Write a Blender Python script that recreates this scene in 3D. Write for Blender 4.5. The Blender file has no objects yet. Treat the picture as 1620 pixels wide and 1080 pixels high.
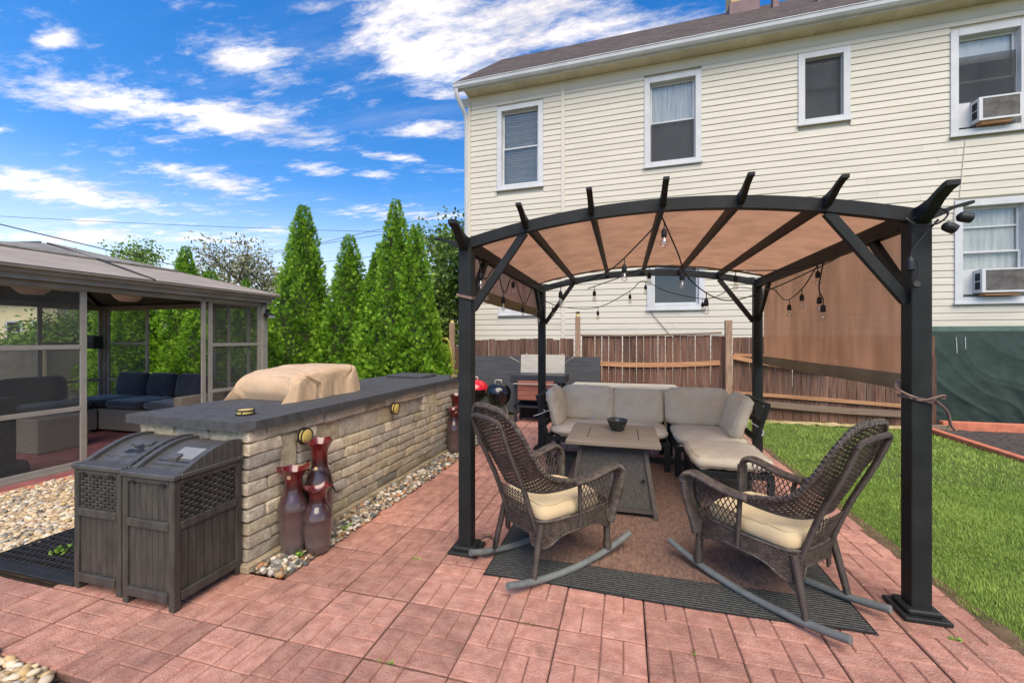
import bpy, math, random
import numpy as np
from mathutils import Vector, Matrix, noise

random.seed(7); rng = np.random.default_rng(7)
R = math.radians; PI = math.pi
scene = bpy.context.scene
col = scene.collection

# ------------------------------------------------------------------ camera
cam_d = bpy.data.cameras.new('camera'); cam = bpy.data.objects.new('camera', cam_d); col.objects.link(cam)
cam.location = (0, 0, 1.5); cam.rotation_euler = (R(90), 0, R(15))
cam_d.sensor_width = 36; cam_d.lens = 36*660/1620; cam_d.shift_y = -5/1620
cam_d.clip_start = .05; cam_d.clip_end = 2000
scene.camera = cam

# ------------------------------------------------------------------ light
SUN_ROT, SUN_EL = R(205), R(52)
sun_d = bpy.data.lights.new('sun', 'SUN'); sun = bpy.data.objects.new('sun', sun_d); col.objects.link(sun)
sun_d.energy = 2.9; sun_d.angle = R(50); sun_d.color = (1, .93, .82)
to_sun = Vector((-math.sin(SUN_ROT)*math.cos(SUN_EL), math.cos(SUN_ROT)*math.cos(SUN_EL), math.sin(SUN_EL)))
sun.rotation_euler = to_sun.to_track_quat('Z', 'Y').to_euler(); sun.location = to_sun*60
scene.view_settings.view_transform = 'Standard'; scene.view_settings.look = 'None'
scene.view_settings.use_white_balance = True; scene.view_settings.white_balance_temperature = 7250; scene.view_settings.white_balance_tint = 12
scene.view_settings.gamma = 1; scene.view_settings.exposure = 0.74
SKY_STRENGTH = .15

def lin(r, g, b):
    return tuple(((c/255)/12.92 if c/255 <= .04045 else ((c/255+.055)/1.055)**2.4) for c in (r, g, b)) + (1,)

# ------------------------------------------------------------------ sky with clouds
def view_dir(px, py):
    x = (px-810)/660; c, s = math.cos(R(15)), math.sin(R(15))
    return np.array([x*c-s, x*s+c, (535-py)/660])
world = bpy.data.worlds.new('World'); scene.world = world; world.use_nodes = True
def build_sky():
    nt = world.node_tree; N = nt.nodes; L = nt.links; N.clear()
    def n(t, **k):
        o = N.new(t)
        for a, b in k.items(): setattr(o, a, b)
        return o
    def math_(op, a, b=None, c=None, clamp=False):
        o = n('ShaderNodeMath', operation=op, use_clamp=clamp)
        for i, x in enumerate((a, b, c)):
            if x is None: continue
            if isinstance(x, (int, float)): o.inputs[i].default_value = x
            else: L.new(x, o.inputs[i])
        return o.outputs[0]
    out = n('ShaderNodeOutputWorld'); bg = n('ShaderNodeBackground'); L.new(bg.outputs[0], out.inputs[0])
    bg.inputs[1].default_value = SKY_STRENGTH
    sky = n('ShaderNodeTexSky', sky_type='NISHITA', sun_disc=False, sun_elevation=SUN_EL, sun_rotation=SUN_ROT,
            air_density=1.0, dust_density=.4, ozone_density=3.0, altitude=200)
    hs = n('ShaderNodeHueSaturation'); hs.inputs['Saturation'].default_value = 1.4; hs.inputs['Value'].default_value = 1.04
    hs.inputs['Hue'].default_value = .507
    L.new(sky.outputs[0], hs.inputs['Color'])
    tc = n('ShaderNodeTexCoord'); sep = n('ShaderNodeSeparateXYZ'); L.new(tc.outputs['Generated'], sep.inputs[0])
    z = math_('MAXIMUM', sep.outputs[2], .012)
    px = math_('DIVIDE', sep.outputs[0], z); py = math_('DIVIDE', sep.outputs[1], z)
    cb = n('ShaderNodeCombineXYZ'); L.new(px, cb.inputs[0]); L.new(py, cb.inputs[1]); P = cb.outputs[0]
    # warp
    wn = n('ShaderNodeTexNoise'); wn.inputs['Scale'].default_value = 1.3; wn.inputs['Detail'].default_value = 4
    L.new(P, wn.inputs['Vector'])
    wv = n('ShaderNodeVectorMath', operation='MULTIPLY_ADD'); L.new(wn.outputs['Color'], wv.inputs[0])
    wv.inputs[1].default_value = (.24, .24, 0); 
    ad = n('ShaderNodeVectorMath', operation='ADD'); L.new(P, ad.inputs[0]); ad.inputs[1].default_value = (-.12, -.12, 0)
    L.new(ad.outputs[0], wv.inputs[2]); Q = wv.outputs[0]
    def fb(scale, detail, rough, vec=P, loc=(0, 0, 0), sc=(1, 1, 1), rot=0):
        m = n('ShaderNodeMapping'); m.inputs['Location'].default_value = loc; m.inputs['Scale'].default_value = sc
        m.inputs['Rotation'].default_value = (0, 0, rot); L.new(vec, m.inputs[0])
        t = n('ShaderNodeTexNoise'); t.inputs['Scale'].default_value = scale; t.inputs['Detail'].default_value = detail
        t.inputs['Roughness'].default_value = rough; L.new(m.outputs[0], t.inputs['Vector']); return t.outputs['Fac']
    # cloud banks: centre, end of the long axis, end of the short axis, weight
    banks = [((400, 98), (500, 118), (385, 52), 1.0), ((62, 55), (100, 57), (62, 34), .9),
             ((150, 155), (-40, 112), (142, 183), 1.0), ((380, 192), (540, 222), (370, 152), 1.05), ((262, 150), (110, 122), (258, 166), .6),
             ((90, 303), (-90, 272), (84, 326), 1.05), ((215, 318), (300, 338), (210, 330), .9),
             ((350, 293), (430, 310), (346, 310), .9), ((500, 270), (545, 275), (499, 281), .85), ((605, 283), (640, 285), (605, 292), .85),
             ((640, 250), (720, 262), (638, 258), .7), ((690, 70), (840, 100), (684, 150), 1.08), ((820, 20), (1000, 20), (820, 95), .82),
             ((600, 28), (700, 30), (600, 75), .95), ((480, 5), (560, 5), (480, 22), .7), ((690, 208), (760, 212), (690, 222), .55),
             ((120, 374), (260, 372), (120, 390), .9), ((330, 378), (440, 384), (330, 388), .75), ((150, 352), (200, 354), (150, 362), .8),
             ((420, 366), (480, 368), (420, 373), .6), ((640, 338), (760, 342), (640, 350), .65), ((1010, 60), (1120, 60), (1005, 100), .8), ((0, 207), (30, 208), (0, 213), .6)]
    D = None
    for c0, a, b, w in banks:
        f = lambda p: (lambda d: d[:2]/max(d[2], .012))(view_dir(*p))
        pc = f(c0); m = np.linalg.inv(np.array([f(a)-pc, f(b)-pc]).T)
        qs = []
        for r in (0, 1):
            dt = n('ShaderNodeVectorMath', operation='DOT_PRODUCT'); L.new(Q, dt.inputs[0]); dt.inputs[1].default_value = (m[r][0], m[r][1], 0)
            q = math_('SUBTRACT', dt.outputs['Value'], float(m[r] @ pc)); qs.append(math_('MULTIPLY', q, q))
        k = math_('MULTIPLY_ADD', math_('SQRT', math_('ADD', *qs)), -w*.72, w)
        D = k if D is None else math_('MAXIMUM', D, k)
    D = math_('MAXIMUM', D, -.05)
    # clouds of the same make over the rest of the sky
    far = math_('MULTIPLY_ADD', fb(.35, 3, .5, loc=(3, 1, 0), sc=(1, 1.6, 1)), 2.4, -1.22)
    D = math_('MAXIMUM', D, far)
    n1 = fb(5.0, 10, .68, vec=Q, sc=(.8, 1.7, 1), rot=.2); n2 = fb(2.1, 8, .62, sc=(.6, 2.4, 1), rot=.35)
    nn = math_('ADD', math_('MULTIPLY', n1, 2.2), math_('MULTIPLY', n2, 1.5))
    dens = math_('ADD', D, math_('SUBTRACT', nn, 1.96))
    mr = n('ShaderNodeMapRange', interpolation_type='SMOOTHSTEP'); mr.inputs['From Min'].default_value = .02; mr.inputs['From Max'].default_value = 1.0
    L.new(dens, mr.inputs['Value'])
    thin = n('ShaderNodeMapRange', interpolation_type='SMOOTHSTEP'); thin.inputs['From Min'].default_value = .5; thin.inputs['From Max'].default_value = .9; thin.inputs['To Max'].default_value = .22
    L.new(fb(.9, 8, .66, sc=(.5, 2.6, 1), rot=.3), thin.inputs['Value'])
    fac = math_('MAXIMUM', mr.outputs[0], thin.outputs[0], clamp=True)
    # horizon haze
    hz = n('ShaderNodeMapRange', interpolation_type='SMOOTHSTEP'); hz.inputs['From Min'].default_value = .34; hz.inputs['From Max'].default_value = 0; hz.inputs['To Max'].default_value = .8
    L.new(sep.outputs[2], hz.inputs['Value'])
    mixh = n('ShaderNodeMixRGB'); L.new(hz.outputs[0], mixh.inputs[0]); L.new(hs.outputs[0], mixh.inputs[1]); mixh.inputs[2].default_value = (4.2, 4.7, 5.5, 1)
    cr = n('ShaderNodeValToRGB'); e = cr.color_ramp.elements
    e[0].position = .35; e[0].color = (3.6, 3.65, 4.0, 1); e[1].position = .62; e[1].color = (6.0, 5.9, 5.8, 1)
    L.new(fb(2.3, 7, .6, loc=(.05, .12, 0)), cr.inputs[0])
    mx = n('ShaderNodeMixRGB'); L.new(fac, mx.inputs[0]); L.new(mixh.outputs[0], mx.inputs[1]); L.new(cr.outputs[0], mx.inputs[2])
    L.new(mx.outputs[0], bg.inputs[0])
build_sky()

# ------------------------------------------------------------------ helpers: materials
MATS = {}
def newmat(name):
    m = bpy.data.materials.new(name); m.use_nodes = True; nt = m.node_tree
    b = nt.nodes['Principled BSDF']; return m, nt, b
def mat(name, c1, c2=None, scale=8, rough=.65, bump=.15, bscale=None, detail=5, rnd=0., metal=0., spec=.4, stretch=(1, 1, 1),
        grime=None, gscale=2., gamt=.5, speck=None, spscale=220, spamt=.68, tint=False, objcol=False, wave=None, coat=0, sheen=0, attr=None):
    """mottled procedural material: two tones by noise, optional grime tone, specks, per-object variation, noise or wave relief"""
    c2 = c2 or tuple(x*.8 for x in c1[:3])+(1,)
    m, nt, b = newmat(name); N = nt.nodes; L = nt.links
    tc = N.new('ShaderNodeTexCoord'); mp = N.new('ShaderNodeMapping'); mp.inputs['Scale'].default_value = stretch
    L.new(tc.outputs['Object'], mp.inputs[0])
    oi = N.new('ShaderNodeObjectInfo')
    if rnd:
        of = N.new('ShaderNodeVectorMath'); of.operation = 'MULTIPLY_ADD'
        cm = N.new('ShaderNodeCombineXYZ'); L.new(oi.outputs['Random'], cm.inputs[0]); L.new(oi.outputs['Random'], cm.inputs[1]); L.new(oi.outputs['Random'], cm.inputs[2])
        L.new(cm.outputs[0], of.inputs[0]); of.inputs[1].default_value = (37, 91, 53); L.new(mp.outputs[0], of.inputs[2]); V = of.outputs[0]
    else: V = mp.outputs[0]
    def nz(s, d=detail, r=.6):
        t = N.new('ShaderNodeTexNoise'); t.inputs['Scale'].default_value = s; t.inputs['Detail'].default_value = d; t.inputs['Roughness'].default_value = r
        L.new(V, t.inputs['Vector']); return t.outputs['Fac']
    def ramp(f, a, c, p0=.35, p1=.65):
        r = N.new('ShaderNodeValToRGB'); r.color_ramp.elements[0].position = p0; r.color_ramp.elements[1].position = p1
        r.color_ramp.elements[0].color = a; r.color_ramp.elements[1].color = c; L.new(f, r.inputs[0]); return r.outputs[0]
    def mix(f, a, c, typ='MIX'):
        x = N.new('ShaderNodeMixRGB'); x.blend_type = typ
        for i, q in ((0, f), (1, a), (2, c)):
            if isinstance(q, (int, float)): x.inputs[i].default_value = q
            elif isinstance(q, tuple): x.inputs[i].default_value = q
            else: L.new(q, x.inputs[i])
        return x.outputs[0]
    f0 = nz(scale); C = ramp(f0, c2, c1)
    if attr:
        at = N.new('ShaderNodeAttribute'); at.attribute_name = attr; C = mix(1., C, at.outputs['Color'], 'MULTIPLY')
    if grime:
        g = ramp(nz(gscale, 6, .65), (0, 0, 0, 1), (1, 1, 1, 1), .48, .72); gm = N.new('ShaderNodeMath'); gm.operation = 'MULTIPLY'; gm.inputs[1].default_value = gamt
        L.new(g, gm.inputs[0]); C = mix(gm.outputs[0], C, grime)
    if speck:
        sp = ramp(nz(spscale, 1, .5), (0, 0, 0, 1), (1, 1, 1, 1), spamt, spamt+.05); C = mix(sp, C, speck)
    if objcol: C = mix(1., C, oi.outputs['Color'], 'MULTIPLY')
    if rnd:
        h = N.new('ShaderNodeHueSaturation'); mr = N.new('ShaderNodeMapRange'); mr.inputs['To Min'].default_value = 1-rnd; mr.inputs['To Max'].default_value = 1+rnd
        L.new(oi.outputs['Random'], mr.inputs['Value']); L.new(mr.outputs[0], h.inputs['Value']); L.new(C, h.inputs['Color']); C = h.outputs[0]
    L.new(C, b.inputs['Base Color'])
    b.inputs['Roughness'].default_value = rough; b.inputs['Metallic'].default_value = metal; b.inputs['Specular IOR Level'].default_value = spec
    if coat: b.inputs['Coat Weight'].default_value = coat; b.inputs['Coat Roughness'].default_value = .08
    if sheen: b.inputs['Sheen Weight'].default_value = sheen
    if bump or wave:
        bp = N.new('ShaderNodeBump'); bp.inputs['Strength'].default_value = bump; bp.inputs['Distance'].default_value = .02
        if wave:
            w = N.new('ShaderNodeTexWave'); w.bands_direction = wave[0]; w.inputs['Scale'].default_value = wave[1]; w.inputs['Distortion'].default_value = wave[2] if len(wave) > 2 else .5
            L.new(V, w.inputs['Vector']); L.new(w.outputs['Fac'], bp.inputs['Height'])
        else: L.new(nz(bscale or scale*3, 6, .65), bp.inputs['Height'])
        L.new(bp.outputs[0], b.inputs['Normal'])
    MATS[name] = m; return m

paver_m = mat('brick_red_concrete', lin(206, 152, 132), lin(180, 124, 106), 14, .95, .8, 90, rnd=.19, grime=lin(122, 92, 80), gscale=5, gamt=.55, speck=lin(220, 184, 166), spscale=140, spamt=.69, stretch=(1.3, .9, 1))
joint_m = mat('joint_soil', lin(62, 48, 40), lin(34, 30, 26), 30, .95, .4)
soil_m = mat('bare_soil', lin(120, 98, 74), lin(84, 68, 50), 6, .95, .5, 60)
ground_m = mat('rough_ground', lin(118, 112, 74), lin(84, 88, 52), 1.2, .95, .4, 20)
turf_m = mat('turf_base', lin(96, 112, 50), lin(74, 84, 42), 5, .95, .4, 60)
floor_m = mat('red_floor_concrete', lin(160, 98, 92), lin(135, 80, 76), 4, .6, .15, 40, rnd=.08, grime=lin(95, 62, 58), gscale=1.5)
border_m = mat('coral_edging', lin(206, 124, 94), lin(182, 106, 80), 10, .8, .2, 80, rnd=.06)
block_m = mat('tumbled_limestone_block', lin(226, 211, 184), lin(196, 179, 153), 22, .95, .9, 55, rnd=.12, grime=lin(142, 128, 110), gscale=9, gamt=.65, objcol=True, speck=lin(130, 112, 96), spscale=260, spamt=.72)
mortar_m = mat('dark_core', lin(96, 84, 70), lin(70, 62, 52), 20, .95, .3)
footing_m = mat('concrete_footing', lin(176, 160, 132), lin(140, 124, 100), 12, .95, .4, 90, grime=lin(96, 88, 70), gscale=5)
slab_m = mat('charcoal_countertop', lin(80, 80, 80), lin(62, 62, 62), 18, .8, .4, 130, speck=lin(110, 112, 116), spscale=300, spamt=.7)
black_m = mat('black_powder_coat', lin(36, 38, 37), lin(27, 29, 28), 5, .55, .06, 200, spec=.25, grime=lin(56, 60, 58), gscale=3, gamt=.4)
blackflat_m = mat('black_matte', lin(30, 31, 32), lin(20, 21, 22), 10, .6, .1)
rubber_m = mat('black_rubber', lin(34, 36, 38), lin(24, 25, 27), 20, .7, .2)
rail_m = mat('taupe_aluminium', lin(150, 144, 134), lin(138, 132, 122), 6, .5, .05, rnd=.03)
darkrail_m = mat('shaded_frame_dark_seam', lin(58, 56, 52), lin(46, 45, 42), 6, .5, .05)  # roof seams, and inner framing with the roof's shade put into its taupe
eave_m = mat('taupe_eave', lin(140, 131, 121), lin(124, 116, 107), 5, .55, .05, grime=lin(104, 98, 90), gscale=3, gamt=.4)
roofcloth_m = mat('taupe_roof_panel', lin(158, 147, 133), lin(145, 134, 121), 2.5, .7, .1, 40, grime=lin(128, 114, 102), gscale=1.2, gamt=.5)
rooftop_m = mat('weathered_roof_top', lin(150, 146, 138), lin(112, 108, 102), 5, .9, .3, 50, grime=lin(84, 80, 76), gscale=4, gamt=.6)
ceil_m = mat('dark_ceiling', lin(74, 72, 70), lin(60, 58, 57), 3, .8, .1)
wick_m = mat('dark_brown_wicker', lin(92, 81, 72), lin(58, 50, 44), 30, .5, .25, 150, spec=.5, grime=lin(44, 36, 31), gscale=9, gamt=.6)
wickframe_m = mat('brown_wrapped_cane', lin(86, 75, 67), lin(60, 52, 46), 12, .5, .5, spec=.45, wave=('Z', 55, .3))
rocker_m = mat('grey_painted_rocker', lin(108, 112, 109), lin(90, 94, 91), 7, .55, .15, 90, grime=lin(128, 132, 129), gscale=9, gamt=.5)
creamcush_m = mat('butter_cushion', lin(216, 194, 152), lin(202, 180, 138), 5, .9, .12, 180, grime=lin(170, 142, 98), gscale=5, gamt=.35, sheen=.2)
taupecush_m = mat('taupe_cushion', lin(228, 212, 182), lin(216, 200, 170), 5, .9, .10, 260, grime=lin(194, 178, 148), gscale=3, gamt=.5)
navy_m = mat('navy_cushion', lin(38, 42, 52), lin(29, 33, 42), 30, .9, .2, 220, sheen=.3)
wovengrey_m = mat('grey_brown_resin_weave', lin(160, 148, 132), lin(122, 111, 98), 60, .7, .6, wave=('Z', 26, 1.2), stretch=(1, 1, 1))
tabletop_m = mat('weathered_plank_top', lin(146, 131, 114), lin(124, 111, 97), 4, .6, .12, 40, stretch=(.6, 9, 9), grime=lin(98, 86, 74), gscale=1.6, gamt=.4)
tablebase_m = mat('brushed_charcoal_panel', lin(90, 86, 80), lin(56, 54, 50), 22, .7, .2, 60, stretch=(9, 9, .5), grime=lin(60, 58, 55), gscale=8)
tableframe_m = mat('dark_taupe_frame', lin(92, 84, 75), lin(76, 69, 62), 12, .6, .1)
bowl_m = mat('black_marbled_bowl', lin(46, 52, 46), lin(28, 31, 29), 40, .25, .1, spec=.6, speck=lin(120, 130, 115), spscale=60, spamt=.7)
rugfield_m = mat('brown_rug_field', lin(146, 114, 96), lin(104, 80, 67), 60, .95, .6, 240, stretch=(1, .35, 1), grime=lin(124, 98, 84), gscale=3, gamt=.5)
rugborder_m = mat('charcoal_rug_border', lin(92, 92, 86), lin(58, 58, 55), 60, .95, .9, wave=('Y', 15, 1.5), grime=lin(86, 86, 76), gscale=3, gamt=.4)
bin_m = mat('brown_grey_resin', lin(70, 67, 61), lin(52, 49, 45), 8, .5, .1, 120, grime=lin(88, 84, 77), gscale=5, gamt=.5, stretch=(3, 3, .7), rnd=.05)
binlid_m = mat('grey_resin_lid', lin(78, 76, 72), lin(64, 62, 59), 9, .45, .08, 120, grime=lin(98, 96, 92), gscale=4, gamt=.5)
tan_m = mat('tan_cover_fabric', lin(206, 176, 142), lin(190, 160, 128), 4, .75, .06, 140, grime=lin(160, 132, 104), gscale=3.5, gamt=.35)
lens_m = mat('yellowed_lens', lin(214, 190, 110), lin(196, 170, 92), 12, .3, .05)
fence_m = mat('weathered_cedar', lin(128, 94, 76), lin(74, 52, 43), 3, .9, .4, 30, stretch=(14, 14, .7), rnd=.3, grime=lin(108, 96, 88), gscale=1.2, gamt=.6)
railwood_m = mat('orange_stained_rail', lin(188, 142, 104), lin(154, 110, 78), 3, .85, .2, stretch=(.7, 14, 14), rnd=.12)
greyrail_m = mat('grey_weathered_rail', lin(138, 118, 100), lin(110, 92, 78), 4, .9, .3, stretch=(.7, 14, 14))
post_m = mat('weathered_fence_post', lin(168, 140, 114), lin(124, 100, 82), 4, .9, .3, stretch=(12, 12, .8), rnd=.15)
board_m = mat('charcoal_painted_board', lin(72, 74, 76), lin(58, 60, 62), 3, .75, .1, 40, stretch=(.6, 1, 8), grime=lin(96, 94, 92), gscale=2, gamt=.4, speck=lin(150, 120, 105), spscale=16, spamt=.74)
steel_m = mat('brushed_steel', lin(200, 190, 172), lin(180, 170, 152), 6, .45, .03, metal=.4, stretch=(.5, 8, 8))
redenamel_m = mat('red_enamel', lin(204, 30, 44), lin(190, 26, 38), 5, .22, .02, coat=.6)
blackenamel_m = mat('black_enamel', lin(22, 22, 24), lin(16, 16, 18), 5, .2, .02, coat=.6)
doorwood_m = mat('red_brown_slat', lin(166, 104, 84), lin(142, 86, 68), 5, .6, .1, stretch=(.6, 8, 8), rnd=.06)
hose_m = mat('yellow_green_hose', lin(196, 188, 90), lin(160, 154, 62), 9, .5, .05)
deckbox_m = mat('cream_resin', lin(216, 204, 178), lin(202, 190, 164), 5, .6, .05)
siding_m = mat('cream_vinyl_siding', lin(211, 204, 187), lin(203, 196, 178), 1.5, .55, .05, 60, stretch=(.6, 6, 6), rnd=.03, grime=lin(186, 179, 160), gscale=.9, gamt=.4)
trim_m = mat('white_trim', lin(202, 204, 203), lin(190, 192, 191), 3, .5, .05, grime=lin(172, 174, 172), gscale=2, gamt=.4)
soffit_m = mat('cream_soffit', lin(214, 205, 178), lin(200, 190, 162), 4, .6, .08, rnd=.08)
bronze_m = mat('bronze_sash', lin(84, 80, 74), lin(66, 63, 58), 4, .5, .05)
curtain_m = mat('grey_curtain', lin(196, 196, 190), lin(168, 168, 162), 3, .9, .2, stretch=(8, 8, .6))
blind_m = mat('pale_blind', lin(204, 202, 190), lin(188, 186, 174), 2, .8, .3, wave=('Z', 12, .4))
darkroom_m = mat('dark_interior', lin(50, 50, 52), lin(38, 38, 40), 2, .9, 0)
acgrille_m = mat('ac_fins', lin(150, 148, 142), lin(110, 108, 104), 6, .5, .8, wave=('Z', 60, 0))
chim_m = mat('tan_chimney', lin(206, 176, 128), lin(186, 156, 112), 6, .9, .3)
chimbase_m = mat('purple_flashing', lin(126, 98, 100), lin(108, 84, 86), 4, .6, .05)
tarp_m = mat('dark_green_privacy_cloth', lin(52, 68, 62), lin(44, 60, 54), 6, 1., .1, 260)
bandgreen_m = mat('faded_green_band', lin(92, 114, 104), lin(78, 100, 90), 8, .9, .1)
mulch_m = mat('dark_mulch', lin(92, 84, 78), lin(52, 47, 44), 24, .95, .8, 70)
bark_m = mat('tree_bark', lin(110, 98, 84), lin(78, 68, 58), 8, .95, .6, stretch=(6, 6, 1))
innergreen_m = mat('inner_twigs', lin(50, 62, 26), lin(36, 40, 22), 14, .95, .5, 30)
cord_m = mat('black_cord', lin(34, 35, 36), lin(24, 25, 26), 10, .5, .05)
strap_m = mat('brown_webbing', lin(140, 116, 104), lin(116, 94, 84), 30, .9, .3)
tie_m = mat('white_tie', lin(216, 214, 206), lin(200, 198, 190), 10, .8, .1)
lamp_m = mat('white_shade', lin(222, 208, 194), lin(210, 196, 182), 3, .5, .05)
stone_m = mat('river_pebble', (1, 1, 1, 1), (.8, .8, .8, 1), 26, .75, .15, 90, attr='tint')
drygrass_m = mat('dry_grass', lin(196, 178, 130), lin(150, 134, 92), 3, .95, .5)
greyscreen_m = mat('grey_screen_cloth', lin(132, 130, 126), lin(112, 110, 106), 3, .9, .2)
nbwall_m = mat('pale_yellow_siding', lin(232, 220, 178), lin(222, 208, 164), 2, .7, .3, wave=('Z', 2.2, 0))
nbroof_m = mat('grey_shingle', lin(112, 106, 102), lin(88, 83, 80), 8, .95, .3)

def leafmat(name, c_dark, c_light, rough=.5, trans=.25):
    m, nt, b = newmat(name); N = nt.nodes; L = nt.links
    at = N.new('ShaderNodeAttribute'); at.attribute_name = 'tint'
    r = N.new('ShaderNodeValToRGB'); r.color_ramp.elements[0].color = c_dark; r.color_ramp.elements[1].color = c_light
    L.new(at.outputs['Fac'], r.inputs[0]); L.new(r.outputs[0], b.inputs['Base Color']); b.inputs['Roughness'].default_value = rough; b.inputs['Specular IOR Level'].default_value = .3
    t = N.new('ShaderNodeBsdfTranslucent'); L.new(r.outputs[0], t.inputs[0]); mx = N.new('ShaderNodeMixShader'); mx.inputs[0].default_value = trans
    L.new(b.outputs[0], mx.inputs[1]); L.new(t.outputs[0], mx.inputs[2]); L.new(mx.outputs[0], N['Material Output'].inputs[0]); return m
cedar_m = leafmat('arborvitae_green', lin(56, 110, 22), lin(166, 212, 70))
leaf_m = leafmat('mid_green_leaf', lin(62, 98, 34), lin(150, 178, 88))
olive_m = leafmat('olive_bronze_leaf', lin(104, 108, 78), lin(178, 176, 138))
shrub_m = leafmat('shrub_green_leaf', lin(56, 92, 26), lin(150, 190, 78))
grass_m = leafmat('lawn_blade', lin(80, 122, 34), lin(178, 200, 100), .6, .3)

def cloth(name, c, trans=.5, see=.0, stain=None):
    """woven fabric: reflects, lets light through, and lets a little of what lies behind show between the threads"""
    m, nt, b = newmat(name); N = nt.nodes; L = nt.links
    tc = N.new('ShaderNodeTexCoord'); mp = N.new('ShaderNodeMapping'); mp.inputs['Scale'].default_value = (3, 3, .8); L.new(tc.outputs['Object'], mp.inputs[0])
    nz = N.new('ShaderNodeTexNoise'); nz.inputs['Scale'].default_value = 1.7; nz.inputs['Detail'].default_value = 6; L.new(mp.outputs[0], nz.inputs['Vector'])
    r = N.new('ShaderNodeValToRGB'); r.color_ramp.elements[0].color = stain or tuple(x*.78 for x in c[:3])+(1,); r.color_ramp.elements[1].color = c
    r.color_ramp.elements[0].position = .36; r.color_ramp.elements[1].position = .6; L.new(nz.outputs['Fac'], r.inputs[0])
    L.new(r.outputs[0], b.inputs['Base Color']); b.inputs['Roughness'].default_value = .9
    t = N.new('ShaderNodeBsdfTranslucent'); L.new(r.outputs[0], t.inputs[0])
    mx = N.new('ShaderNodeMixShader'); mx.inputs[0].default_value = trans; L.new(b.outputs[0], mx.inputs[1]); L.new(t.outputs[0], mx.inputs[2])
    tr = N.new('ShaderNodeBsdfTransparent'); m2 = N.new('ShaderNodeMixShader'); m2.inputs[0].default_value = see; L.new(mx.outputs[0], m2.inputs[1]); L.new(tr.outputs[0], m2.inputs[2])
    bp = N.new('ShaderNodeBump'); bp.inputs['Strength'].default_value = .25; n2 = N.new('ShaderNodeTexNoise'); n2.inputs['Scale'].default_value = 14; L.new(mp.outputs[0], n2.inputs['Vector']); L.new(n2.outputs['Fac'], bp.inputs['Height']); L.new(bp.outputs[0], b.inputs['Normal'])
    L.new(m2.outputs[0], N['Material Output'].inputs[0]); return m
canopy_m = cloth('brown_canopy_cloth', lin(180, 132, 100), .64, .03)
flap_m = cloth('brown_drop_cloth', lin(204, 148, 116), .56, .04, lin(176, 126, 96))
hem_m = cloth('olive_hem', lin(156, 138, 108), .3, 0)
screen_m = cloth('insect_screen', lin(92, 92, 88), .3, .74)

def glassmat(name, tint=(1, 1, 1, 1), rough=.02, see=.75):
    m, nt, b = newmat(name); N = nt.nodes; L = nt.links
    g = N.new('ShaderNodeBsdfGlossy'); g.inputs['Roughness'].default_value = rough; t = N.new('ShaderNodeBsdfTransparent'); t.inputs[0].default_value = tint
    lw = N.new('ShaderNodeLayerWeight'); lw.inputs[0].default_value = .5; fr = N.new('ShaderNodeMath'); fr.operation = 'POWER'; fr.inputs[1].default_value = 5; L.new(lw.outputs['Facing'], fr.inputs[0])
    ad = N.new('ShaderNodeMath'); ad.operation = 'MULTIPLY_ADD'; ad.inputs[1].default_value = .9; ad.inputs[2].default_value = 1-see; ad.use_clamp = True
    L.new(fr.outputs[0], ad.inputs[0]); mx = N.new('ShaderNodeMixShader'); L.new(ad.outputs[0], mx.inputs[0]); L.new(t.outputs[0], mx.inputs[1]); L.new(g.outputs[0], mx.inputs[2])
    L.new(mx.outputs[0], N['Material Output'].inputs[0]); return m
pane_m = glassmat('window_pane', (.93, .95, .95, 1), .03, .94)
bulb_m = glassmat('bulb_glass', (.97, .95, .92, 1), .05, .82)
meshpane_m = cloth('window_insect_screen', lin(78, 80, 82), .1, .5)

def glazemat():
    m, nt, b = newmat('maroon_to_plum_glaze'); N = nt.nodes; L = nt.links
    tc = N.new('ShaderNodeTexCoord'); sp = N.new('ShaderNodeSeparateXYZ'); L.new(tc.outputs['Generated'], sp.inputs[0])
    nz = N.new('ShaderNodeTexNoise'); nz.inputs['Scale'].default_value = 4; nz.inputs['Detail'].default_value = 5; L.new(tc.outputs['Generated'], nz.inputs['Vector'])
    ad = N.new('ShaderNodeMath'); ad.operation = 'MULTIPLY_ADD'; ad.inputs[1].default_value = .18; L.new(nz.outputs['Fac'], ad.inputs[0]); L.new(sp.outputs[2], ad.inputs[2])
    r = N.new('ShaderNodeValToRGB'); e = r.color_ramp.elements; e[0].position = .12; e[0].color = lin(86, 74, 72); e[1].position = 1.08; e[1].color = lin(98, 24, 22)
    for p, c in ((.5, lin(82, 66, 66)), (.74, lin(66, 44, 45)), (.86, lin(48, 17, 17))): q = e.new(p); q.color = c
    L.new(ad.outputs[0], r.inputs[0]); 
    # worn chips low on the body
    n2 = N.new('ShaderNodeTexNoise'); n2.inputs['Scale'].default_value = 9; n2.inputs['Detail'].default_value = 0; L.new(tc.outputs['Object'], n2.inputs['Vector'])
    r2 = N.new('ShaderNodeValToRGB'); r2.color_ramp.elements[0].position = .755; r2.color_ramp.elements[1].position = .765; L.new(n2.outputs['Fac'], r2.inputs[0])
    mx = N.new('ShaderNodeMixRGB'); L.new(r2.outputs[0], mx.inputs[0]); L.new(r.outputs[0], mx.inputs[1]); mx.inputs[2].default_value = lin(206, 176, 140)
    L.new(mx.outputs[0], b.inputs['Base Color']); b.inputs['Roughness'].default_value = .28; b.inputs['Coat Weight'].default_value = .8; b.inputs['Coat Roughness'].default_value = .06; return m
glaze_m = glazemat()

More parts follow.
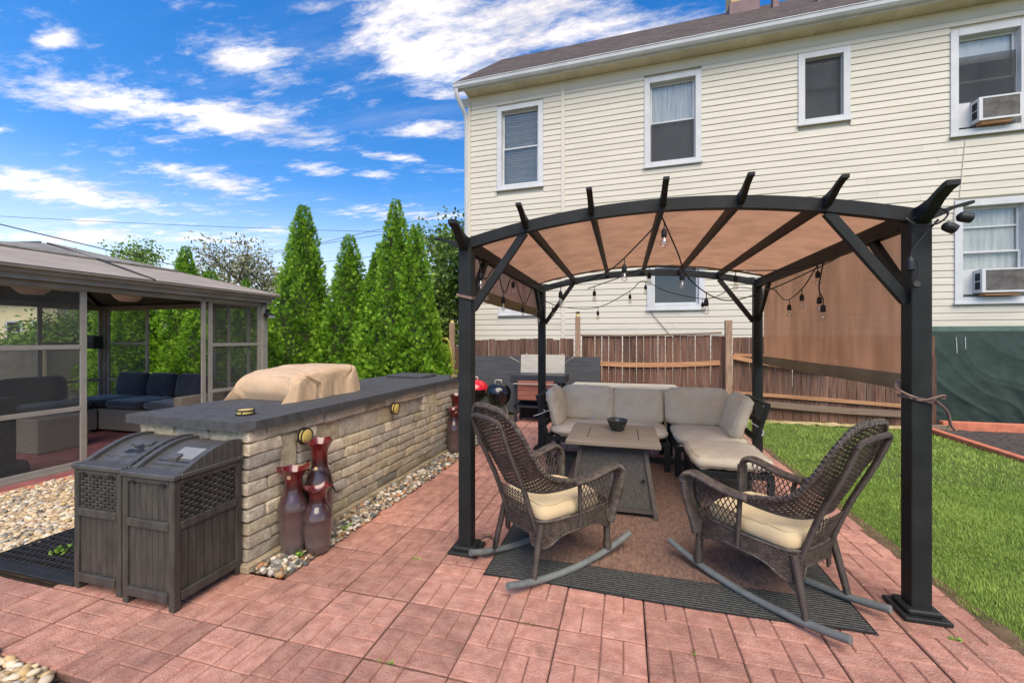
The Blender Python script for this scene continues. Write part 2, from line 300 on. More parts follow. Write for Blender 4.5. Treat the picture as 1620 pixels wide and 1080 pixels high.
def shinglemat():
    m, nt, b = newmat('brown_shingles'); N = nt.nodes; L = nt.links
    tc = N.new('ShaderNodeTexCoord'); mp = N.new('ShaderNodeMapping'); L.new(tc.outputs['Object'], mp.inputs[0]); mp.inputs['Rotation'].default_value = (R(-42), 0, 0)
    br = N.new('ShaderNodeTexBrick'); br.inputs['Scale'].default_value = 3.2; br.inputs['Color1'].default_value = lin(88, 75, 66); br.inputs['Color2'].default_value = lin(62, 52, 46); br.inputs['Mortar'].default_value = lin(44, 36, 33)
    br.inputs['Mortar Size'].default_value = .012; br.inputs['Row Height'].default_value = .36; br.inputs['Brick Width'].default_value = .7; L.new(mp.outputs[0], br.inputs['Vector'])
    nz = N.new('ShaderNodeTexNoise'); nz.inputs['Scale'].default_value = 7; nz.inputs['Detail'].default_value = 8; L.new(mp.outputs[0], nz.inputs['Vector'])
    mx = N.new('ShaderNodeMixRGB'); mx.blend_type = 'OVERLAY'; mx.inputs[0].default_value = .7; L.new(br.outputs['Color'], mx.inputs[1]); L.new(nz.outputs['Fac'], mx.inputs[2]); L.new(mx.outputs[0], b.inputs['Base Color'])
    bp = N.new('ShaderNodeBump'); bp.inputs['Strength'].default_value = .6; L.new(br.outputs['Fac'], bp.inputs['Height']); bp.invert = True; L.new(bp.outputs[0], b.inputs['Normal']); b.inputs['Roughness'].default_value = .95; return m
shingle_m = shinglemat()

# ------------------------------------------------------------------ helpers: geometry
class MB:
    """collects shapes and links them as one mesh object"""
    def __init__(s): s.v = []; s.f = []
    def add(s, V, F, M=None):
        o = len(s.v)
        for p in V: s.v.append(tuple(M @ Vector(p)) if M is not None else tuple(p))
        for f in F: s.f.append(tuple(i+o for i in f))
        return s
    def box(s, x0, x1, y0, y1, z0, z1, bev=0, M=None):
        x0, x1 = min(x0, x1), max(x0, x1); y0, y1 = min(y0, y1), max(y0, y1); z0, z1 = min(z0, z1), max(z0, z1)
        if not bev:
            V = [(x, y, z) for x in (x0, x1) for y in (y0, y1) for z in (z0, z1)]
            return s.add(V, [(0, 1, 3, 2), (4, 6, 7, 5), (0, 4, 5, 1), (2, 3, 7, 6), (0, 2, 6, 4), (1, 5, 7, 3)], M)
        b = min(bev, (x1-x0)*.49, (y1-y0)*.49, (z1-z0)*.49); V = []; idx = {}
        X = ((x0, 1), (x1, -1)); Y = ((y0, 1), (y1, -1)); Z = ((z0, 1), (z1, -1))
        for i in (0, 1):
            for j in (0, 1):
                for k in (0, 1):
                    (x, a), (y, c), (z, d) = X[i], Y[j], Z[k]
                    idx[i, j, k, 'x'] = len(V); V.append((x, y+c*b, z+d*b))
                    idx[i, j, k, 'y'] = len(V); V.append((x+a*b, y, z+d*b))
                    idx[i, j, k, 'z'] = len(V); V.append((x+a*b, y+c*b, z))
        g = lambda i, j, k, t: idx[i, j, k, t]; F = []
        F += [(g(0, 0, 0, 'x'), g(0, 0, 1, 'x'), g(0, 1, 1, 'x'), g(0, 1, 0, 'x')), (g(1, 0, 0, 'x'), g(1, 1, 0, 'x'), g(1, 1, 1, 'x'), g(1, 0, 1, 'x'))]
        F += [(g(0, 0, 0, 'y'), g(1, 0, 0, 'y'), g(1, 0, 1, 'y'), g(0, 0, 1, 'y')), (g(0, 1, 0, 'y'), g(0, 1, 1, 'y'), g(1, 1, 1, 'y'), g(1, 1, 0, 'y'))]
        F += [(g(0, 0, 0, 'z'), g(0, 1, 0, 'z'), g(1, 1, 0, 'z'), g(1, 0, 0, 'z')), (g(0, 0, 1, 'z'), g(1, 0, 1, 'z'), g(1, 1, 1, 'z'), g(0, 1, 1, 'z'))]
        for i in (0, 1):
            for j in (0, 1):
                e = (g(i, j, 0, 'x'), g(i, j, 0, 'y'), g(i, j, 1, 'y'), g(i, j, 1, 'x')); F.append(e if i == j else e[::-1])
                e = (g(i, 0, j, 'x'), g(i, 1, j, 'x'), g(i, 1, j, 'z'), g(i, 0, j, 'z')); F.append(e if i == j else e[::-1])
                e = (g(0, i, j, 'y'), g(0, i, j, 'z'), g(1, i, j, 'z'), g(1, i, j, 'y')); F.append(e if i == j else e[::-1])
                for k in (0, 1):
                    t = (g(i, j, k, 'x'), g(i, j, k, 'z'), g(i, j, k, 'y')); F.append(t if (i+j+k) % 2 == 0 else t[::-1])
        return s.add(V, F, M)
    def tube(s, pts, r=.01, n=8, caps=True, closed=False, up=None, M=None, flat=None):
        """sweep; r number or list; flat=(a,b) gives half sizes across and along the up direction"""
        P = [Vector(p) for p in pts]; m = len(P); V = []; F = []
        rr = r if hasattr(r, '__len__') else [r]*m
        T = []
        for i in range(m):
            a = P[i-1] if (i or closed) else P[0]; b = P[(i+1) % m] if (i < m-1 or closed) else P[-1]
            t = (b-a); T.append(t.normalized() if t.length > 1e-9 else Vector((0, 0, 1)))
        if up is None:
            u0 = Vector((0, 0, 1)) if abs(T[0].z) < .9 else Vector((0, 1, 0))
        else: u0 = Vector(up)
        nrm = (u0-T[0]*u0.dot(T[0])).normalized()
        for i in range(m):
            if up is not None:
                q = u0-T[i]*u0.dot(T[i]); nrm = q.normalized() if q.length > 1e-4 else nrm
            else:
                q = nrm-T[i]*nrm.dot(T[i]); nrm = q.normalized() if q.length > 1e-6 else nrm
            bn = T[i].cross(nrm)
            for k in range(n):
                a = 2*PI*(k+.5)/n
                if flat: V.append(P[i]+bn*(math.cos(a)*flat[0]*1.2*rr[i])+nrm*(math.sin(a)*flat[1]*1.2*rr[i]))
                else: V.append(P[i]+bn*(math.cos(a)*rr[i])+nrm*(math.sin(a)*rr[i]))
        for i in range(m if closed else m-1):
            j = (i+1) % m
            for k in range(n):
                k2 = (k+1) % n; F.append((i*n+k, i*n+k2, j*n+k2, j*n+k))
        if caps and not closed: F += [tuple(range(n))[::-1], tuple((m-1)*n+k for k in range(n))]
        return s.add(V, F, M)
    def bar(s, a, b, w, h, up=(0, 0, 1), M=None):
        k = 1/math.cos(PI/4)/1.2
        return s.tube([a, b], 1, 4, up=up, flat=(w/2*k, h/2*k), M=M)
    def lathe(s, prof, n=24, c=(0, 0, 0), wob=None, M=None):
        V = []; F = []; m = len(prof)
        for i, (r, z) in enumerate(prof):
            for k in range(n):
                a = 2*PI*k/n; q = r; zz = z
                if wob: q, zz = wob(i, a, r, z)
                V.append((c[0]+q*math.cos(a), c[1]+q*math.sin(a), c[2]+zz))
        for i in range(m-1):
            for k in range(n): F.append((i*n+k, i*n+(k+1) % n, (i+1)*n+(k+1) % n, (i+1)*n+k))
        F += [tuple(range(n))[::-1], tuple((m-1)*n+k for k in range(n))]
        return s.add(V, F, M)
    def prism(s, poly, a, b, axis='y', M=None):
        """polygon in the plane across axis, extruded from a to b along it"""
        k = len(poly)
        def pt(p, d): return {'x': (d, p[0], p[1]), 'y': (p[0], d, p[1]), 'z': (p[0], p[1], d)}[axis]
        V = [pt(p, a) for p in poly]+[pt(p, b) for p in poly]
        F = [tuple(range(k)), tuple(range(2*k-1, k-1, -1))]+[(i, i+k, (i+1) % k+k, (i+1) % k) for i in range(k)]
        return s.add(V, F, M)
    def grid(s, fn, nu, nv, thick=0, M=None):
        V = []; F = []
        for i in range(nu+1):
            for j in range(nv+1): V.append(fn(i/nu, j/nv))
        w = nv+1
        for i in range(nu):
            for j in range(nv): F.append((i*w+j, (i+1)*w+j, (i+1)*w+j+1, i*w+j+1))
        s.add(V, F, M)
        return s
    def mesh(s, name, smooth=None):
        me = bpy.data.meshes.new(name); me.from_pydata(s.v, [], s.f); me.validate(); me.update()
        import bmesh
        bm = bmesh.new(); bm.from_mesh(me); bmesh.ops.recalc_face_normals(bm, faces=bm.faces); bm.to_mesh(me); bm.free()
        if smooth is not None: me.shade_smooth(); me.set_sharp_from_angle(angle=R(smooth))
        return me
    def build(s, name, m, parent=None, loc=(0, 0, 0), rot=(0, 0, 0), smooth=None):
        me = s.mesh(name, smooth); me.materials.append(m); return link(name, me, parent, loc, rot)

def link(name, me, parent=None, loc=(0, 0, 0), rot=(0, 0, 0)):
    o = bpy.data.objects.new(name, me); col.objects.link(o); o.parent = parent; o.location = loc; o.rotation_euler = rot
    return o
def thing(name, label, cat, loc=(0, 0, 0), rz=0, group=None, rot=None):
    o = bpy.data.objects.new(name, None); col.objects.link(o); o.location = loc; o.rotation_euler = rot or (0, 0, rz); o.empty_display_size = .1
    return tag(o, label, cat, group)
def tag(o, label, cat, group=None):
    o['label'] = label; o['category'] = cat
    if group: o['group'] = group
    return o
def kind(o, k): o['kind'] = k; return o
def dup(root, label, loc, rot=None):
    r = root.copy(); col.objects.link(r); r.location = loc; r['label'] = label
    if rot is not None: r.rotation_euler = rot
    for ch in list(root.children):
        c = ch.copy(); col.objects.link(c); c.parent = r
        for g in list(ch.children):
            d = g.copy(); col.objects.link(d); d.parent = c
    return r
def spline(pts, n):
    """Catmull-Rom through pts, n samples per span"""
    P = [Vector(p) for p in pts]; P = [P[0]*2-P[1]]+P+[P[-1]*2-P[-2]]; out = []
    for i in range(1, len(P)-2):
        a, b, c, d = P[i-1:i+3]
        for k in range(n):
            t = k/n; out.append(.5*((2*b)+(c-a)*t+(2*a-5*b+4*c-d)*t*t+(3*b-a-3*c+d)*t**3))
    out.append(P[-2]); return out
def lerp(a, b, t): return a+(b-a)*t
def fbm(p, s=1., o=3): return noise.fractal(Vector(p)*s, 1., 2., o)

def cushion(w, d, h, seed=0, n=14, puff=.3, wr=.006, welt=True):
    """box cushion with rounded edges, a crowned face and slack-cloth ripples; centre at origin, w=x d=y h=z"""
    b = MB(); import itertools
    def shape(a, c, e):
        rr = .30
        k = (abs(a)**6+abs(c)**6+abs(e)**4)**(1/6.) or 1
        x, y = a/max(k, 1)*1, c/max(k, 1)
        cr = 1-puff*(max(abs(a), abs(c))**3)
        z = e*cr/max(k, 1)**.3
        p = Vector((x*w/2, y*d/2, z*h/2))
        q = fbm((x*3+seed*7.3, y*3+seed*1.7, e*2), 1.6, 4)
        edge = max(abs(a), abs(c))
        p.z += (e*wr*q*1.6) if abs(e) > .5 else 0
        p.x += wr*.8*fbm((p.y*9, p.z*14, seed), 1, 3)*(abs(a) > .9); p.y += wr*.8*fbm((p.x*9, p.z*14, seed+5), 1, 3)*(abs(c) > .9)
        return p
    L = [2*i/n-1 for i in range(n+1)]; m = 4; E_ = [2*i/m-1 for i in range(m+1)]
    for e in (-1, 1): b.grid(lambda u, v: shape(2*u-1, 2*v-1, e), n, n)
    for sg in (-1, 1):
        b.grid(lambda u, v: shape(sg, 2*u-1, 2*v-1), n, m); b.grid(lambda u, v: shape(2*u-1, sg, 2*v-1), n, m)
    # weld by rounding
    key = {}; nv = []; mp = []
    for p in b.v:
        k = tuple(round(q, 5) for q in p)
        if k not in key: key[k] = len(nv); nv.append(p)
        mp.append(key[k])
    b.f = [tuple(dict.fromkeys(mp[i] for i in f)) for f in b.f]; b.f = [f for f in b.f if len(f) > 2]; b.v = nv; b.shape = shape
    return b
def welted(b, name, m, parent, loc, rot=(0, 0, 0)):
    o = b.build(name, m, parent, loc, rot, smooth=60)
    ring = [(-1+k/8, -1) for k in range(16)]+[(1, -1+k/8) for k in range(16)]+[(1-k/8, 1) for k in range(16)]+[(-1, 1-k/8) for k in range(16)]
    for e in (-1, 1): MB().tube([b.shape(a, c, e) for a, c in ring], .0055, 6, closed=True).build('piping', m, o, smooth=60)
    return o

def np_mesh(name, V, F, m, tint=None, tintcol=None, smooth=False):
    """mesh from numpy arrays; F (k,3) or (k,4)"""
    me = bpy.data.meshes.new(name); nv, nf, w = len(V), len(F), F.shape[1]
    me.vertices.add(nv); me.vertices.foreach_set('co', np.ascontiguousarray(V, dtype=np.float32).ravel())
    me.loops.add(nf*w); me.loops.foreach_set('vertex_index', np.ascontiguousarray(F, dtype=np.int32).ravel())
    me.polygons.add(nf); me.polygons.foreach_set('loop_start', np.arange(0, nf*w, w, dtype=np.int32)); me.polygons.foreach_set('loop_total', np.full(nf, w, dtype=np.int32))
    if smooth: me.polygons.foreach_set('use_smooth', np.ones(nf, dtype=bool))
    me.update(calc_edges=True)
    if tint is not None: a = me.attributes.new('tint', 'FLOAT', 'POINT'); a.data.foreach_set('value', np.ascontiguousarray(tint, dtype=np.float32))
    if tintcol is not None: a = me.attributes.new('tint', 'FLOAT_COLOR', 'POINT'); a.data.foreach_set('color', np.ascontiguousarray(tintcol, dtype=np.float32).ravel())
    me.materials.append(m); return me
def unit(v): return v/np.maximum(np.linalg.norm(v, axis=-1, keepdims=True), 1e-9)

# ================================================================== THE SETTING
U0, V0, PS = .107, 1.713, .4305        # paver grid: a joint line each way and the pitch
LAWN_U = 1.83
def sheet(name, x0, x1, y0, y1, z, m, n=1, label=None):
    b = MB(); b.grid(lambda u, v: (lerp(x0, x1, u), lerp(y0, y1, v), z), n, n); return b.build(name, m)
kind(sheet('ground', -400, 400, -400, 400, -.06, ground_m), 'structure')
kind(sheet('patio_bed', -2.06, 1.84, .3, 9.0, -.032, joint_m), 'structure'); kind(sheet('path_bed', -5.0, -2.06, 1.28, 2.2, -.032, joint_m), 'structure')
patio = bpy.data.objects['patio_bed']

def paver_mesh(var):
    """cast square with eight brick faces in a basket weave, recessed joints between them"""
    b = MB(); h = PS/2-.0023; b.box(-h, h, -h, h, -.05, -.007)
    rr = random.Random(var)
    for qx in (0, 1):
        for qy in (0, 1):
            cx, cy = (qx-.5)*h, (qy-.5)*h; q = h/2
            for k in (0, 1):
                if (qx+qy+var) % 2: r = (cx-q, cx+q, cy-q+k*q, cy-q+k*q+q)
                else: r = (cx-q+k*q, cx-q+k*q+q, cy-q, cy+q)
                x0, x1, y0, y1 = r; e = .0052; jg = lambda: rr.uniform(.001, .0032); x0 += jg(); x1 -= jg(); y0 += jg(); y1 -= jg()
                zt = [rr.uniform(-.0012, .0012) for _ in range(4)]
                V = [(x0, y0, -.006), (x1, y0, -.006), (x1, y1, -.006), (x0, y1, -.006), (x0+e, y0+e, zt[0]), (x1-e, y0+e, zt[1]), (x1-e, y1-e, zt[2]), (x0+e, y1-e, zt[3])]
                b.add(V, [(4, 5, 6, 7), (0, 1, 5, 4), (1, 2, 6, 5), (2, 3, 7, 6), (3, 0, 4, 7)])
    me = b.mesh('paver'); me.materials.append(paver_m); me.materials.append(joint2_m)
    for i in range(6): me.polygons[i].material_index = 1
    return me
joint2_m = mat('joint_grime', lin(142, 104, 90), lin(108, 78, 68), 30, .95, .3)
PM = [paver_mesh(i) for i in range(4)]
def paver(cx, cy):
    sink = .012*fbm((cx*.5, cy*.5, 2), 1, 2)
    o = link('paver', PM[random.randrange(4)], patio, (cx+random.uniform(-.0015, .0015), cy+random.uniform(-.0015, .0015), .002+sink*.4+random.uniform(-.002, .002)-.0),
             (random.uniform(-.006, .006), random.uniform(-.006, .006), random.randrange(4)*PI/2+random.uniform(-.006, .006)))
for i in range(-10, 4):
    for j in range(-3, 16):
        cx, cy = U0+PS*(i+.5), V0+PS*(j+.5)
        if i >= -5: ok = True
        elif i == -6: ok = j <= 0
        else: ok = j == -1 or (j == 0 and i >= -8)
        if i < -5 and j < -1: ok = False
        if ok: paver(cx, cy)

# lawn -------------------------------------------------------------
def lawn_h(x, y): return .02+.02*np.sin(x*.9+1)*np.cos(y*.7)
b = MB(); b.grid(lambda u, v: (lerp(LAWN_U+.015, 14, u), lerp(-1, 9.3, v), float(lawn_h(lerp(LAWN_U, 14, u), lerp(-1, 9.3, v)))-.014), 24, 24)
kind(b.build('lawn', turf_m), 'structure')
def grass(n, x0, x1, y0, y1, hmin, hmax, keep=None, w=.0022):
    x = rng.uniform(x0, x1, n); y = rng.uniform(y0, y1, n)
    if keep is not None: k = keep(x, y); x, y = x[k], y[k]; n = len(x)
    patch = np.clip(.5+.34*np.sin(x*2.3+np.sin(y*1.7)*1.5)*np.sin(y*2.1+np.cos(x*1.3))+.28*np.sin(x*5.1+y*2.2)*np.sin(y*6.3-x*1.9+1)+.18*np.sin(x*13+y*7)*np.sin(y*11-x*5), 0, 1); h = rng.uniform(hmin, hmax, n)*(.75+.5*patch)
    a = rng.uniform(0, 2*PI, n); ln = rng.uniform(.2, 1.1, n)*h; z = lawn_h(x, y)-.016
    d = np.stack([np.cos(a), np.sin(a), 0*a], 1); s = np.stack([-np.sin(a), np.cos(a), 0*a], 1)*(w*rng.uniform(.7, 1.5, n))[:, None]
    p = np.stack([x, y, z], 1); up = np.array([0, 0, 1.])
    m1 = p+d*(ln*.35)[:, None]+up*(h*.62)[:, None]; t = p+d*ln[:, None]+up*h[:, None]
    V = np.stack([p-s, p+s, m1-s*.8, m1+s*.8, t], 1).reshape(-1, 3); o = np.arange(n)[:, None]*5
    F = np.concatenate([o+[0, 1, 3], o+[0, 3, 2], o+[2, 3, 4]]); tint = np.repeat(np.clip(.25+.5*patch*rng.uniform(.3, 1.2, n)+rng.uniform(-.2, .35, n), 0, 1), 5)
    return np_mesh('lawn_grass', V, F, grass_m, tint)
def not_bed(x, y): return ~((x > 4.62) & (y > 6.4)) & (y < 8.9)
near = lambda x, y: not_bed(x, y) & (x > LAWN_U+.02+.035*np.sin(y*9)*np.sin(y*3.7+1)+rng.normal(0, .018, len(x)))
o = kind(link('lawn_grass', grass(190000, LAWN_U, 4.6, 1.6, 5.2, .012, .032, near, .0014)), 'stuff'); o['label'] = 'short green mown grass beside the red brick patio'; o['category'] = 'grass'
o = kind(link('lawn_grass', grass(80000, LAWN_U, 9., 4.9, 8.9, .018, .042, near, .0028)), 'stuff'); o['label'] = 'mown grass running back to the wooden fence'; o['category'] = 'grass'
b = MB(); b.grid(lambda u, v: (LAWN_U-.03+.09*u+.02*fbm((v*14, u, 1), 1, 3), lerp(-.5, 8.9, v), -.004+.018*u+.012*fbm((v*40, u*3, 3), 1, 3)), 3, 160)
kind(b.build('soil_edge', soil_m), 'structure')
b = MB(); b.grid(lambda u, v: (lerp(1.9, 5, u), lerp(8.25, 8.75, v), .012+.02*fbm((u*20, v*4, 6), 1, 3)+.02*v), 60, 6)
kind(b.build('soil_strip', drygrass_m), 'structure')

# gravel -----------------------------------------------------------
def ico():
    t = (1+5**.5)/2; V = np.array([(-1, t, 0), (1, t, 0), (-1, -t, 0), (1, -t, 0), (0, -1, t), (0, 1, t), (0, -1, -t), (0, 1, -t), (t, 0, -1), (t, 0, 1), (-t, 0, -1), (-t, 0, 1)], float)
    F = [(0, 11, 5), (0, 5, 1), (0, 1, 7), (0, 7, 10), (0, 10, 11), (1, 5, 9), (5, 11, 4), (11, 10, 2), (10, 7, 6), (7, 1, 8), (3, 9, 4), (3, 4, 2), (3, 2, 6), (3, 6, 8), (3, 8, 9), (4, 9, 5), (2, 4, 11), (6, 2, 10), (8, 6, 7), (9, 8, 1)]
    V = list(unit(V)); mid = {}; G = []
    def md(a, c):
        k = (min(a, c), max(a, c))
        if k not in mid: mid[k] = len(V); q = V[a]+V[c]; V.append(q/np.linalg.norm(q))
        return mid[k]
    for a, c, d in F:
        e, f, g = md(a, c), md(c, d), md(d, a); G += [(a, e, g), (c, f, e), (d, g, f), (e, f, g)]
    return np.array(V), np.array(G)
ICO_V, ICO_F = ico(); ICO0_F = np.array([(0, 11, 5), (0, 5, 1), (0, 1, 7), (0, 7, 10), (0, 10, 11), (1, 5, 9), (5, 11, 4), (11, 10, 2), (10, 7, 6), (7, 1, 8), (3, 9, 4), (3, 4, 2), (3, 2, 6), (3, 6, 8), (3, 8, 9), (4, 9, 5), (2, 4, 11), (6, 2, 10), (8, 6, 7), (9, 8, 1)]); ICO0_V = ICO_V[:12]
PEB = np.array([lin(214, 190, 150), lin(226, 208, 172), lin(190, 164, 126), lin(206, 174, 124), lin(176, 164, 146), lin(140, 134, 124), lin(216, 198, 170), lin(176, 146, 112), lin(224, 212, 190), lin(204, 178, 140)])
PEBG = np.array([lin(150, 146, 134), lin(118, 116, 108), lin(196, 180, 150), lin(206, 198, 182), lin(168, 140, 104), lin(178, 120, 78), lin(90, 92, 88), lin(136, 124, 108), lin(214, 204, 184)])
def gravel(pts, smin, smax, pal, zbase=0., fine=True):
    ICO_V, ICO_F = (globals()['ICO_V'], globals()['ICO_F']) if fine else (ICO0_V, ICO0_F)
    n = len(pts); s = rng.uniform(smin, smax, n)*rng.choice([.7, 1, 1, 1.25], n); d = unit(rng.normal(size=(n, 3))); 
    sc = np.stack([s, s*rng.uniform(.6, .9, n), s*rng.uniform(.4, .65, n)], 1)
    a = rng.uniform(0, 2*PI, n); tl = rng.uniform(-.5, .5, n)
    lump = 1+.16*np.sin(ICO_V[None, :, 0]*3+rng.uniform(0, 6, n)[:, None])*np.sin(ICO_V[None, :, 1]*3+rng.uniform(0, 6, n)[:, None])
    V = ICO_V[None]*sc[:, None]*lump[..., None]
    x, z = V[..., 0].copy(), V[..., 2].copy(); ct, st = np.cos(tl)[:, None], np.sin(tl)[:, None]; V[..., 0] = x*ct-z*st; V[..., 2] = x*st+z*ct
    x, y = V[..., 0].copy(), V[..., 1].copy(); ca, sa = np.cos(a)[:, None], np.sin(a)[:, None]; V[..., 0] = x*ca-y*sa; V[..., 1] = x*sa+y*ca
    p = np.column_stack([pts, zbase+rng.uniform(-.3, .6, n)*s]); V += p[:, None]
    F = (ICO_F[None]+(np.arange(n)*len(ICO_V))[:, None, None]).reshape(-1, 3)
    c = pal[rng.integers(0, len(pal), n)]*rng.uniform(.8, 1.1, n)[:, None]; c[:, 3] = 1
    return np_mesh('gravel', V.reshape(-1, 3), F, stone_m, tintcol=np.repeat(c, len(ICO_V), 0), smooth=True)
def area(n, poly):
    P = np.array(poly); lo, hi = P.min(0), P.max(0); q = rng.uniform(lo, hi, (n, 2)); ins = np.zeros(n, bool); j = len(P)-1
    for i in range(len(P)):
        c = ((P[i, 1] > q[:, 1]) != (P[j, 1] > q[:, 1])) & (q[:, 0] < (P[j, 0]-P[i, 0])*(q[:, 1]-P[i, 1])/(P[j, 1]-P[i, 1]+1e-12)+P[i, 0]); ins ^= c; j = i
    return q[ins]
kind(sheet('gravel_bed', -6.0, -2.46, 1.76, 6.4, -.022, soil_m), 'structure')
g1 = area(14000, [(-5.78, 1.75), (-3.2, 1.75), (-3.3, 2.2), (-3.45, 2.3), (-3.5, 3.5), (-5.78, 3.5)]); g1 = g1[~((g1[:, 0] > -4.17) & (g1[:, 1] < 2.62))]; g1b = area(2500, [(-3.5, 3.5), (-3.4, 6.2), (-5.78, 6.2), (-5.78, 3.5)])
kind(link('gravel', gravel(g1b, .024, .036, PEB, .0, False)), 'stuff')['label'] = 'pale pebbles behind the stone counter'
o = kind(link('gravel', gravel(g1, .016, .027, PEB, .0, False)), 'stuff'); o['label'] = 'pale river pebbles between the gazebo and the stone counter'; o['category'] = 'gravel'
g2 = area(3000, [(-5.4, .5), (-2.42, .5), (-2.42, 1.27), (-5.4, 1.27)])
o = kind(link('gravel', gravel(g2, .018, .028, PEB, .0)), 'stuff'); o['label'] = 'pale river pebbles below the narrow brick path'; o['category'] = 'gravel'
kind(sheet('gravel_bed', -5.6, -2.44, .4, 1.276, -.022, soil_m), 'structure')
kind(sheet('gravel_bed', -2.44, -2.035, 2.142, 7.2, .008, soil_m), 'structure')
g3 = area(3200, [(-2.31, 2.135), (-2.03, 2.135), (-1.98, 4.0), (-1.95, 7.2), (-2.2, 7.2), (-2.25, 4.)])
o = kind(link('gravel', gravel(g3, .012, .026, PEBG, .016)), 'stuff'); o['label'] = 'mixed grey and tan pebbles along the foot of the stone counter'; o['category'] = 'gravel'
# mulch bed with coral edging -------------------------------------
b = MB(); b.grid(lambda u, v: (lerp(4.7, 9, u), lerp(6.4, 8.3, v), .03+.02*fbm((u*30, v*14, 0), 1, 3)), 60, 30)
kind(b.build('mulch_bed', mulch_m), 'structure')
ed = tag(MB().box(0, 3.9, -.05, .05, 0, .16, .008).build('garden_edging', border_m, None, (4.98, 8.36, .0)), 'coral painted timber edging along the foot of the green cloth', 'edging', 'coral edging of the mulch bed')
ed = tag(MB().box(-.05, .05, 0, 2.3, 0, .07, .008).build('garden_edging', border_m, None, (4.62, 5.9, 0), (0, 0, R(-3))), 'low coral edging strip between the lawn and the mulch', 'edging', 'coral edging of the mulch bed')
ed = tag(MB().box(0, .42, -.045, .045, 0, .10, .008).build('garden_edging', greyrail_m, None, (4.68, 8.22, 0), (0, 0, R(18))), 'short grey timber block at the corner of the mulch bed', 'edging', 'coral edging of the mulch bed')

# power lines and far neighbours ----------------------------------
def pline(a, c, sag, r, label):
    P = [Vector(a).lerp(Vector(c), t/24)-Vector((0, 0, sag*4*(t/24)*(1-t/24))) for t in range(25)]
    return tag(MB().tube(P, r, 5).build('power_line', cord_m), label, 'cable', 'overhead cables')

# ================================================================== HOUSE
house = thing('house', 'two storey house with cream siding, brown shingle roof and white gutter', 'house', (-3.655, 9.58, 0), R(-2.1))
HL, HT, HD = 13.6, 7.36, 6.3
WIN = [  # casing x0,x1,z0,z1, kind
    (.73, 1.86, 5.03, 7.0, 'blind'), (4.085, 5.215, 5.17, 7.07, 'curtain'), (6.944, 7.80, 5.65, 7.03, 'screen'), (9.29, 10.36, 5.10, 6.97, 'ac'),
    (9.348, 10.42, 2.13, 3.94, 'ac2'), (4.14, 5.28, 2.12, 3.95, 'low'), (.78, 1.9, 2.06, 3.95, 'blind')]
wall = MB()
xs = [0, HL]
def wall_holes(b, x0, x1, z0, z1, holes, y0, y1):
    zs = sorted({z0, z1}|{h[2]+.09 for h in holes}|{h[3]-.09 for h in holes})
    for za, zb in zip(zs, zs[1:]):
        cut = sorted((h[0]+.09, h[1]-.09) for h in holes if h[2]+.09 < (za+zb)/2 < h[3]-.09); x = x0
        for a, c in cut+[(x1, x1)]:
            if a > x: b.box(x, a, y0, y1, za, zb)
            x = max(x, c)
wall_holes(wall, 0, HL, .0, HT, WIN, .02, .16)
wall.box(0, .14, .16, HD, 0, HT); wall.box(HL-.14, HL, .16, HD, 0, HT); wall.box(.14, HL-.14, HD-.14, HD, 0, HT)
wall.prism([(.16, HT), (HD, HT), (3.2, HT+2.75)], .01, .15, 'x')
wall_o = wall.build('wall', siding_m, house)
# courses of siding, each board its own piece, broken at casings and at the corner strip joint
CE = .1275; z = .55; k = 0
cuts = [0.045, 2.28]
while z < HT-.02:
    z1 = min(z+CE, HT); segs = []
    spans = [(0.05, 2.285), (2.36, HL-.05)]
    for a, c in spans:
        hol = sorted((w[0], w[1]) for w in WIN if w[2]-.02 < z1 and w[3]+.0 > z+.01 and w[0] < c and w[1] > a); x = a
        for h0, h1 in hol+[(c, c)]:
            if h0 > x+.01: segs.append((x, min(h0, c)))
            x = max(x, h1)
    for a, c in segs:
        # long runs are laid from butted lengths
        parts = []; x = a
        first = random.uniform(1.2, 3.6)
        while c-x > 4.2: parts.append((x, x+first)); x += first; first = 3.66
        parts.append((x, c))
        for p, q in parts:
            e = .0012; f = -.019-.002*random.random()
            V = [(p+e, f, z), (q-e, f, z), (q-e, f+.004, z1-.028), (p+e, f+.004, z1-.028), (p+e, -.004, z1-.014), (q-e, -.004, z1-.014), (p+e, -.004, z1+.004), (q-e, -.004, z1+.004), (p+e, .018, z), (q-e, .018, z), (p+e, .018, z1), (q-e, .018, z1)]
            F = [(0, 1, 2, 3), (3, 2, 5, 4), (4, 5, 7, 6), (6, 7, 11, 10), (0, 8, 9, 1), (8, 10, 11, 9), (0, 3, 4, 6, 10, 8), (1, 9, 11, 7, 5, 2)]
            MB().add(V, F).build('siding_board', siding_m, wall_o)
    z += CE
for q in ((-.02, .05, -.042), (2.285, 2.36, -.036), (HL-.05, HL+.02, -.042)): MB().box(q[0], q[1], q[2], .03 if q[0] != 2.285 else .019, .5, HT).build('corner_trim', siding_m, house)
MB().box(-.01, HL, -.01, .3, 0, .55).build('foundation', footing_m, house)
